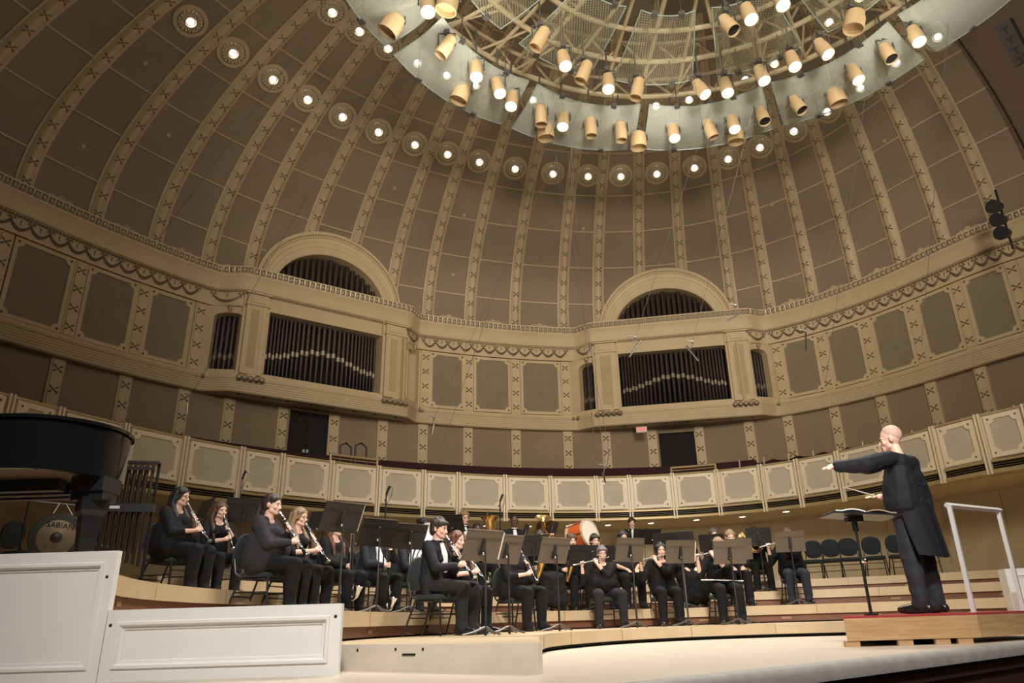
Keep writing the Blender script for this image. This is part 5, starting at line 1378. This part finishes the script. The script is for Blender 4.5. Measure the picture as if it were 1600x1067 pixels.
seat_person('fl3', 1122, 849, 11.8, 1, 'flutist with fair hair, one bare elbow raised, holding a second flute in the lap', 'fair haired flutist', skin='pale', hair='blonde', style='ponytail', sleeves='short', girth=1.15, instr='flute', bust=.9, look=(2.9, 4, 0))
seat_person('blond2', 1140, 836, 12.6, 2, 'fair haired musician looking down behind a pair of music stands', 'fair haired musician behind two stands', skin='pale', hair='blonde', style='ponytail', instr='lap', head_pitch=18, look=(3.2, 6, 0))
seat_person('horn', 1178, 831, 14.6, 3, 'horn player with dark hair above a black music stand', 'horn player behind the tall black stand', skin='pale', hair='dark', style='short', instr='horn', look=(3.6, 6, 0))
seat_person('fl4', 1230, 834, 13.2, 2, 'flutist in navy trousers at the right end of the woodwinds', 'flutist in navy trousers', skin='pale', hair='brown', style='short', sleeves='mid', legm=M_JEANS, girth=1.2, instr='flute', look=(3.2, 5, 0))
# instruments
clarinet('w1', 'black clarinet of the long black haired player with glasses'); clarinet('w2', 'black clarinet of the light brown haired player')
clarinet('pony', 'black clarinet of the ponytailed player in the grey sweater'); clarinet('blonde', 'black clarinet of the blonde player with glasses')
clarinet('tux', 'black clarinet of the tuxedoed player'); clarinet('bob', 'black clarinet of the auburn bobbed player')
clarinet('oboe', 'slim oboe with silver keys held by the player in leggings', .62, 'oboe')
bass_clarinet('bcl', 'bass clarinet with silver neck and upturned bell beside the low white box'); bass_clarinet('contra', 'tall contrabass clarinet with many silver keys before the white shirt', True)
alto_sax('sax', 'gold saxophone of the player in the long skirt'); alto_sax('curly', 'gold saxophone of the curly haired player behind the black table stand')
for k, n in (('fl1', 'grey haired flutist'), ('fl2', 'black haired flutist'), ('fl3', 'fair haired flutist with the raised elbow'), ('fl4', 'flutist in navy trousers')): flute(k, 'silver flute at the lips of the ' + n)
flute('fl3', 'silver flute lying across the lap of the fair haired flutist', V(1, .0, .05), V(-.16, .34, .64))
french_horn('redhair', 'gold french horn bell rising behind a black stand', V(.1, .4, .7)); french_horn('horn', 'gold french horn on the knee behind the tall black stand')
tuba('low', 'gold tuba with its wide bell up in the back rows')
tuba('suit', 'large pale instrument bell behind a music stand, beside the tuxedoed clarinetist', mat('white_fibreglass', (.74, .74, .75), .3, coat=.4), 'sousaphone', [V(-.14, .16, .78), V(-.20, .10, 1.0), V(-.25, .05, 1.15), V(-.27, .10, 1.25), V(-.27, .16, 1.27), V(-.27, .18, 1.275)])
# music stands
def G(key): return PEOPLE[key]['loc']
stand(382, 797, 10.5, 3, (-5.0, 12.2, 0), 'black music stand between the light brown haired and ponytailed clarinetists', True, 24)
stand(318, 797, 12.2, 3, (-6, 9.5, 0), 'black music stand between the two clarinetists nearest the chimes', True)
stand(503, 814, 11.6, 3, (-3.6, 11, 0), 'low black music stand behind the blonde clarinetist', True)
stand(534, 808, 8.3, 2, 'blonde', 'dark music stand with white pages, right in front of the blonde clarinetist', True, 26, -.03)
stand(590, 832, 8.5, 2, 'bcl', 'dark music stand before the tall contrabass clarinet', True, 26, -.02)
stand(640, 838, 9.6, 2, 'contra', 'black music stand at the back of the tuxedoed clarinetist', True, 26, -.02)
stand(754, 852, 7.55, 1, 'tux', 'bronze music stand in front of the tuxedoed clarinetist', False, 24, -.04)
stand(790, 858, 7.9, 1, 'bob', 'bronze music stand in front of the auburn bobbed clarinetist', False, 22, -.02)
stand(866, 860, 8.7, 1, 'oboe', 'bronze music stand in front of the oboist')
stand(834, 852, 9.7, 2, 'sax', 'black music stand in front of the saxophonist', True)
stand(757, 813, 12.9, 4, 'blondman', 'black music stand beside the gold tuba bell', True); stand(708, 818, 12.9, 4, 'blondman', 'black music stand below the blond bearded musician', True)
stand(820, 832, 12.9, 4, 'bowtie', 'black music stand below the dark skinned tuxedoed musician', True); stand(861, 828, 12.2, 3, 'redhair', 'black music stand before the red haired horn player', True)
stand(925, 868, 10.7, 2, 'curly', 'wide black table stand between the saxophonist and the flutes', True, 12, 0, 1.75)
stand(984, 859, 10.1, 1, 'fl1', 'bronze music stand in front of the grey haired flutist', False, 16)
stand(1063, 862, 10.5, 1, 'fl2', 'bronze music stand in front of the black haired flutist', False, 16, -.03)
stand(1140, 863, 11.2, 1, 'fl3', 'bronze music stand in front of the fair haired flutist', False, 16)
stand(1152, 858, 11.6, 1, 'blond2', 'second bronze music stand close behind the fair haired flutist\'s stand', False, 16)
stand(1234, 846, 12.6, 2, 'fl4', 'bronze music stand in front of the flutist in navy trousers', False, 16)
stand(1185, 838, 13.8, 3, 'horn', 'tall black music stand in front of the horn player', True, 16)
stand(1018, 838, 13.5, 4, 'perc', 'black music stand just right of the standing percussionist', True); stand(1005, 839, 13.2, 4, 'perc', 'black music stand in front of the standing percussionist', True)
stand(1062, 846, 12.0, 2, 'behind2', 'black music stand before the musician in the black dress', True); stand(1040, 846, 12.6, 3, 'mid', 'black music stand before the pale crowned musician', True)
stand(1112, 848, 12.9, 3, 'crown', 'black music stand before the grey crowned musician', True)
# ------------------------------------------------------------------ conductor
cy = yp + .62
CP = at_y(1459, 958, cy); CH = at_y(1390, 680, cy - .05)
f = Vector((-.60, .80)).normalized(); yaw = math.atan2(f.y, f.x) - PI / 2
S_ = (CH.z - PH) / 1.615
print('conductor scale', S_)
Ri = Matrix.Rotation(-yaw, 3, 'Z')
base = Vector((CP.x - .02, cy, PH))
def loc_(px, py, yy): return Ri @ ((at_y(px, py, yy) - base) / S_)
hL = loc_(1306, 729, cy - .12); hR = V(.26, .34, 1.10)
con = person('con', 'bald conductor in a black tailcoat, left arm stretched out over the podium', base, yaw, S_, girth=1.32, skin='pale', hair='bald', style='cropped', top='tux', stand=True, instr='baton', 
             hands=dict(L=tuple(hL), Lf=tuple((loc_(1283, 731, cy - .12) - hL).normalized()), R=tuple(hR), Rf=(-.7, .6, .1)),  head_turn=24, head_pitch=6, legm=M_TROUS2 if 'M_TROUS2' in globals() else mat('tailcoat_trousers', (.016, .018, .024), .8, bump=.3, bscale=18))
fused('waistcoat', [('c', V(0, .10, 1.16), V(0, .12, 1.02), .05, .085), ('c', V(0, .12, 1.02), V(0, .09, .93), .085, .06), ('c', V(-.07, .07, .955), V(.07, .07, .955), .12, .12)], M_SHIRT, con, .013, 3)
for s_ in (-1, 1):                         # the two tails wrap the back from the waist down to the knees
    rings = []
    for k in range(9):
        t = k / 8.0; z = 1.22 - .76 * t; rx = .225 + .03 * t; ry = .115 + .085 * t; span = 112 - 46 * t
        out = [V(s_ * rx * math.sin(rad(span * j / 8)) - s_ * .004, -.035 - ry * math.cos(rad(span * j / 8)) + .006 * math.sin(j * 2.2 + t * 3), z + .03 * (j / 8) * t) for j in range(9)]
        inn = [V(p.x * .93, (p.y + .035) * .93 - .035, p.z) for p in out]
        rings.append(out + inn[::-1])
    MB().loops(rings).build('coat_tail', M_TUXC, con, angle=60)
MB().tube([V(0, -.154, 1.20), V(0, -.177, 1.0), V(0, -.210, .70), V(0, -.237, .47)], .004, 5).build('back_seam', M_EBONY, con)
q = MB()
for x in (-.05, .05): q.ball(V(x, -.164, 1.12), (.012, .008, .012), 8, 5)
q.build('button', M_EBONY, con)
bt = inst('con', 'baton', 'thin white baton pointing left from the conductor'); bp0 = hR + V(-.08, .08, .02)
MB().tube([bp0, bp0 + V(-.42, .06, .06)], [.006, .003], 6).build('shaft', M_PAPER, bt); MB().ball(bp0, .016, 8, 6).build('handle', M_MAPLE, bt)
# the conductor's stand with an open score
P = at_y(1334, 812, yp + .30); cs = tag(empty('conductor_stand', (P.x, P.y, PH)), 'black conductor stand with a nearly flat desk on the podium', 'music stand')
h = P.z - PH
MB().tube([V(0, 0, .0), V(0, 0, h * .5), V(0, 0, h)], [.017, .016, .012], 8).build('post', M_CHAIRM, cs)
MB().box((0, 0, .01), (.10, .10, .02)).build('foot', M_CHAIRM, cs, smooth=False)
q = MB().box((.06, 0, h + .035), (.68, .45, .02), M=Matrix.Rotation(rad(4), 3, 'Y')); q.box((0, 0, h - .0), (.16, .10, .05)); q.tube([V(0, 0, h), V(0, 0, h - .12)], .03, 8)
q.build('desk', M_CHAIRM, cs, smooth=False); MB().ball((.02, -.03, h * .56), .035, 8, 6).build('clamp', M_CHROME, cs)
sc = empty('score', (P.x + .06, P.y, P.z + .05)); tag(sc, 'open white score lying on the conductor stand', 'sheet music')
for s_ in (-1, 1):
    q = MB(); R_ = []
    for k in range(6):
        x = s_ * (.005 + .30 * k / 5); z = .012 + .022 * math.sin(PI * min(1, k / 4.0)) - s_ * .004 * k; R_.append([V(x, -.19, z - .012), V(x, .19, z - .012), V(x, .19, z), V(x, -.19, z)])
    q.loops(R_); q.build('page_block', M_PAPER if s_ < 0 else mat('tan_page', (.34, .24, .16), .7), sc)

# ================================================================== piano, gong, chimes, drums, spare chairs, microphones, wires
M_PIANO = mat('piano_lacquer', (.008, .009, .010), .08, coat=.6, noise=.0)
zf = LV[3] + .10
tail = at_y(196, 700, 6.15); rimz = at_y(150, 690, 5.8).z
pi_ = tag(empty('grand_piano', (tail.x - 1.2, 6.3, zf)), 'black grand piano with a rounded tail on the riser at the left edge', 'piano')
L, Wd = 2.7, 1.5
ol = []
for a in range(-90, 91, 10): ol.append((.62 + .56 * math.cos(rad(a)), -.20 + .60 * math.sin(rad(a)) ))
ol = [(-1.6, -.80)] + [(x, y) for x, y in ol] + [(.2, .52), (-.3, .70), (-.8, .80), (-1.6, .80)]
zr0, zr1 = .70, 1.09
def shell(z0, z1, off, inner=None):
    def ofs(d):
        n = len(ol); o = []
        for i in range(n):
            p0, p1, p2 = Vector((*ol[i - 1], 0)), Vector((*ol[i], 0)), Vector((*ol[(i + 1) % n], 0)); t = (p2 - p0).normalized(); o.append(p1 + Vector((t.y, -t.x, 0)) * d)
        return o
    q = MB()
    if inner is None:
        A = ofs(off); q.loops([[p + V(0, 0, z0) for p in A], [p + V(0, 0, z1) for p in A]]); return q
    A, B = ofs(off), ofs(inner); q.loops([[p + V(0, 0, z0) for p in A], [p + V(0, 0, z1) for p in A], [p + V(0, 0, z1) for p in B], [p + V(0, 0, z0) for p in B]], closed_path=True); return q
shell(zr0, zr1, 0, -.05).build('rim', M_PIANO, pi_, angle=30)
shell(zr0 + .02, zr0 + .05, -.04).build('soundboard', mat('underside_wood', (.10, .06, .035), .5), pi_, angle=30)
shell(zr1 + .012, zr1 + .04, .025).build('lid', M_PIANO, pi_, angle=30)
q = MB()
for x0, x1, y in ((-1.5, .75, -.2), (-1.5, .6, .2), (-1.5, .85, 0)): q.box(((x0 + x1) / 2, y, zr0 - .03), (x1 - x0, .10, .10))
q.build('beam', M_BLACK, pi_, smooth=False)
def pleg(x, y):
    q = MB(); q.box((x, y, zr0 - .05), (.27, .27, .12)); q.box((x, y, zr0 - .14), (.26, .22, .08)); q.tube([V(x, y, zr0 - .16), V(x, y, zr0 - .26), V(x, y, zr0 - .30), V(x, y, .06)], [.15, .14, .11, .075], 4); q.box((x, y, .03), (.14, .14, .10)); q.tube([V(x - .02, y, -.05), V(x + .02, y, -.05)], .05, 12)
    q.build('leg', M_BLACK, pi_, smooth=False)
pleg(1.05, -.22); pleg(-1.3, -.6); pleg(-1.3, .6)
MB().box((-1.75, 0, .78), (.35, 1.6, .12)).build('keybed', M_PIANO, pi_, smooth=False)
# gong
g0 = at_y(88, 840, 8.6); R_ = .285
go = tag(empty('gong', g0), 'round bronze gong with a dark rim hanging in a thin frame under the piano', 'gong')
GM = Matrix.Rotation(rad(26), 4, 'Z')
FR = GM @ Matrix(((1, 0, 0, 0), (0, 0, 1, 0), (0, 1, 0, 0), (0, 0, 0, 1)))
def lat(pr, n=32): return MB().lathe([(r, -z) for r, z in pr], GM @ Matrix(((1, 0, 0, 0), (0, 0, 1, 0), (0, -1, 0, 0), (0, 0, 0, 1))) @ Matrix.Scale(-1, 4, (0, 0, 1)), n)
M_BRZ = mat('gong_bronze', (.20, .145, .085), .4, .7, noise=.25, scale=9); M_BRZD = mat('gong_dark', (.03, .026, .022), .5, .5)
lat([(.062, -.022), (R_ * .70, -.012), (R_ * .71, .0), (.06, .0)]).build('face', M_BRZ, go)
lat([(R_ * .70, -.012), (R_ * .97, -.008), (R_, .0), (R_, .05), (R_ * .98, .05), (R_ * .7, .0)]).build('rim', M_BRZD, go)
lat([(.0005, -.040), (.04, -.036), (.062, -.022), (.062, .0)]).build('boss', M_BRZD, go)
text('SABIAN', .085, M_EBONY, go, GM @ Matrix.Translation((0.02, -.021, .135)) @ Matrix.Rotation(rad(90), 4, 'X') @ Matrix.Rotation(rad(-6), 4, 'Z'), .002)
gs = tag(empty('gong_stand', (g0.x, g0.y + .03, LV[3])), 'thin dark tube frame holding the bronze gong', 'gong stand')
hz = g0.z - LV[3]
q = MB(); q.tube([GM @ V(-.36, 0, .02), GM @ V(-.36, 0, hz + .42), GM @ V(.36, 0, hz + .36), GM @ V(.36, 0, .02)], .012, 8); q.build('frame', M_CHAIRM, gs)
for sx in (-1, 1): MB().tube([GM @ V(sx * .36, -.25, .012), GM @ V(sx * .36, .25, .012)], .012, 8).build('foot', M_CHAIRM, gs)
q = MB()
for sx in (-1, 1): q.tube([GM @ V(sx * .10, -.0, hz + R_ * .93), GM @ V(sx * .03 - .02, 0, hz + .40)], .005, 5)
q.build('cord', M_PAPER, gs)
# chimes
c0 = at_y(178, 880, 7.9); c0.z = LV[3]; topz = at_y(205, 722, 7.9).z - c0.z
ch = tag(empty('chimes', c0, rad(16)), 'tubular chimes with long dark metal tubes in a frame beside the piano', 'chimes')
M_TUBE = mat('chime_tube', (.16, .13, .10), .25, .9)
for row, n, y in ((0, 9, 0.0), (1, 7, .07)):
    for k in range(n):
        x = -.23 + .46 * (k + .5 * row) / 8; ln = .95 + .02 * k if row == 0 else .85 + .02 * k
        t = MB().tube([V(x, y, topz - .03), V(x, y, topz - ln)], .017, 10).build('chime_tube', M_TUBE, ch)
for sx in (-1, 1):
    MB().tube([V(sx * .28, .03, .04), V(sx * .28, .03, topz)], .016, 8).build('upright', M_CHAIRM, ch); MB().tube([V(sx * .28, -.25, .03), V(sx * .28, .28, .03)], .018, 8).build('foot', M_CHAIRM, ch)
MB().box((0, .03, topz), (.58, .12, .025)).build('top_bar', M_CHAIRM, ch, smooth=False); MB().box((0, .03, .10), (.56, .05, .03)).build('lower_bar', M_CHAIRM, ch, smooth=False)
db = MB().box((0, .03, topz - .50), (.60, .16, .085)).build('damper_box', M_BLACK, ch, smooth=False); MB().box((-.08, -.055, topz - .50), (.11, .006, .03)).build('name_plate', mat('name_plate', (.55, .53, .5), .4), db, smooth=False)
MB().box((0, -.06, topz - .08), (.5, .012, .03)).build('upper_rail', M_CHAIRM, ch, smooth=False)
# drum at the back
dp = at_y(910, 838, 14.4); dr_ = tag(empty('bass_drum', dp), 'drum with a white head and glossy orange shell at the back', 'drum')
DM = Matrix.Rotation(rad(52), 4, 'Z') @ Matrix.Rotation(rad(78), 4, 'X')
MB().lathe([(.27, -.18), (.275, .18)], DM, 28).build('shell', mat('orange_shell', (.50, .10, .025), .2, coat=.5), dr_)
for z in (-.19, .19): MB().lathe([(.001, z), (.27, z)], DM, 28).build('head', mat('drum_head', (.68, .62, .5), .6), dr_)
q = MB()
for z in (-.18, .18): q.lathe([(.27, z - .02), (.295, z - .02), (.295, z + .02), (.27, z + .02)], DM, 28, True)
q.build('hoop', M_MAPLE, dr_); q = MB()
for k in range(8): a = PI / 4 * k; q.tube([DM @ V(.295 * math.cos(a), .295 * math.sin(a), -.19), DM @ V(.295 * math.cos(a), .295 * math.sin(a), .19)], .008, 6)
q.build('tension_rod', M_CHROME, dr_)
q = MB(); hz = dp.z - LV[4]
for a in (30, 150, 270): q.tube([V(.05 * math.cos(rad(a)), .05 * math.sin(rad(a)), -.25), V(.3 * math.cos(rad(a)), .3 * math.sin(rad(a)), -hz)], .014, 6)
q.build('stand', M_CHAIRM, dr_)
# spare chairs at the right of the top riser and behind the gong
for i, (px, py, d) in enumerate(((1270, 876, 17.1), (1298, 868, 16.9), (1326, 860, 16.7), (1363, 852, 16.5), (1402, 848, 16.2), (1440, 846, 15.9))):
    P = at_y(px, py, d); chair((P.x, P.y, LV[4]), rad(150 + 4 * i), f'empty black chair on the top riser behind the podium, {ORD[i]} from the left')
for i, (px, py, d) in enumerate(((40, 848, 10.6), (153, 856, 10.2))):
    P = at_y(px, py, d); chair((P.x, P.y, LV[4]), rad(-100), f'empty black chair behind the gong, {"to its left" if i == 0 else "to its right, behind the piano leg"}')
# microphones on tall stands
for px, py, d, lv, lab in ((381, 742, 10.6, 3, 'black microphone on a boom above the ponytailed clarinetist'), (606, 766, 10.4, 2, 'black microphone on a boom above the contrabass clarinet'), (783, 778, 12.4, 3, 'black microphone on a boom beside the gold tuba')):
    P = at_y(px, py, d); e = tag(empty('microphone_stand', (P.x - .02, P.y, LV[lv])), lab, 'microphone stand'); h = P.z - LV[lv]
    MB().tube([V(0, 0, 0), V(0, 0, h - .06)], .011, 8).build('pole', M_CHAIRM, e); MB().tube([V(0, 0, h - .06), V(.05, -.02, h + .06)], [.017, .020], 8).build('microphone', M_BLACK, e)
    MB().tube([V(.05, -.02, h + .06), V(.09, -.02, h + .02), V(.08, -.02, h - .08), V(.012, 0, h - .2)], .004, 5).build('cable', M_BLACK, e)
    for a in (20, 140, 260): MB().tube([V(0, 0, .06), V(.25 * math.cos(rad(a)), .25 * math.sin(rad(a)), .012)], .010, 6).build('leg', M_CHAIRM, e)
# microphones hanging on wires from the ceiling
HM_ = [((992, 545), (1060, 330), 11.5, 35, 'slim silver microphone hanging before the organ front above the exit sign, tilted left'),
       ((1082, 552), (1138, 330), 11.8, -40, 'silver microphone hanging before the pipes right of the tilted one'),
       ((1149, 494), (1115, 300), 12.0, 60, 'short silver microphone hanging at the right pillar of the organ front'),
       ((1259, 534), (1330, 300), 12.5, 0, 'small silver microphone hanging before the panels on the right wall'),
       ((293, 638), (372, 500), 11.0, 5, 'small microphone hanging before the left terrace wall'),
       ((676, 670), (800, 400), 12.5, 12, 'small microphone hanging near the double door wall'),
       ((944, 747), (905, 400), 12.5, -15, 'tiny microphone hanging just above the balcony rail'),
       ((951, 718), (880, 330), 13.5, 8, 'tiny microphone hanging before the terrace wall above the balcony rail')]
for (px, py), (qx, qy), d, tl, lab in HM_:
    P = at_y(px, py, d); e = tag(empty('hanging_microphone', P), lab, 'microphone'); dirv = (CR * math.sin(rad(tl)) * -1 + CU * -math.cos(rad(tl))).normalized()
    big = .17 if py < 560 else .09
    MB().tube([dirv * -big, dirv * big], [.018, .016], 8).build('body', M_CHROME, e)
    q = MB(); q.tube([dirv * -big * .5, V(0, 0, .12), V(.03, 0, .2)], .008, 6); q.ball((.02, 0, .2), .025, 6, 5); q.tube([V(-.08, 0, .24), V(.05, 0, .22)], .008, 5); q.build('clamp', M_CLIP, e)
    Q = at_y(qx, qy, d + .4) - P; Q = Q * (12.5 - P.z) / max(.5, Q.z)
    MB().tube([V(.02, 0, .2), Q], .0035, 5).build('wire', mat('grey_wire', (.05, .047, .042), .9), e)
# loose rigging wires crossing the dome
for i, (a, b, za, zb) in enumerate((((250, 370), (480, 60), 10, 12), ((690, 700), (845, 250), 12, 12), ((930, 720), (893, 240), 13, 13), ((1290, 600), (1345, 200), 12.5, 12.5), ((1440, 540), (1480, 60), 12, 12), ((905, 400), (870, 250), 14, 13))):
    A, B = at_y(*a, za), at_y(*b, zb); B = A + (B - A) * 1.15
    e = MB().tube([A, B], .0045, 5).build('rigging_wire', MATS['grey_wire']); tag(e, f'thin grey rigging wire across the dome, {ORD[i]} from the left' if i != 5 else 'short rigging wire below the canopy near the dome centre', 'wire', 'rigging wires')
# black light fixture cluster at the far right under the cornice
P = polar(36.2, Rwall(36.2) - 1.6, Zh(7.45)); e = tag(empty('stage_light', P), 'dark cluster of stage lamps at the right edge below the cornice', 'stage light')
for k in range(3):
    MB().tube([V(0, 0, .35 - .4 * k), V(-.28, -.15, .28 - .4 * k)], [.13, .19], 14).build('lamp_can', M_BLACK, e); 
MB().tube([V(.06, .03, .9), V(.06, .03, -.9)], .03, 8).build('pole', M_BLACK, e)

P = at_y(1584, 66, 12.0); e = tag(empty('loudspeaker', P), 'dark slotted equipment box on the proscenium at the top right corner', 'loudspeaker')
Mx = Matrix.Rotation(rad(35), 3, 'Z') @ Matrix.Rotation(rad(-30), 3, 'Y'); MB().box((0, 0, 0), (.30, .3, .95), M=Mx).build('cabinet', mat('brown_cabinet', (.025, .02, .016), .8), e, smooth=False)
q = MB()
for k in range(4):
    q.box(Mx @ V(-.152, -.0, .34 - .23 * k), (.01, .16, .03), M=Mx); q.box(Mx @ V(-.152, 0, .26 - .23 * k), (.01, .03, .12), M=Mx)
q.build('slot', M_DARK, e, smooth=False)
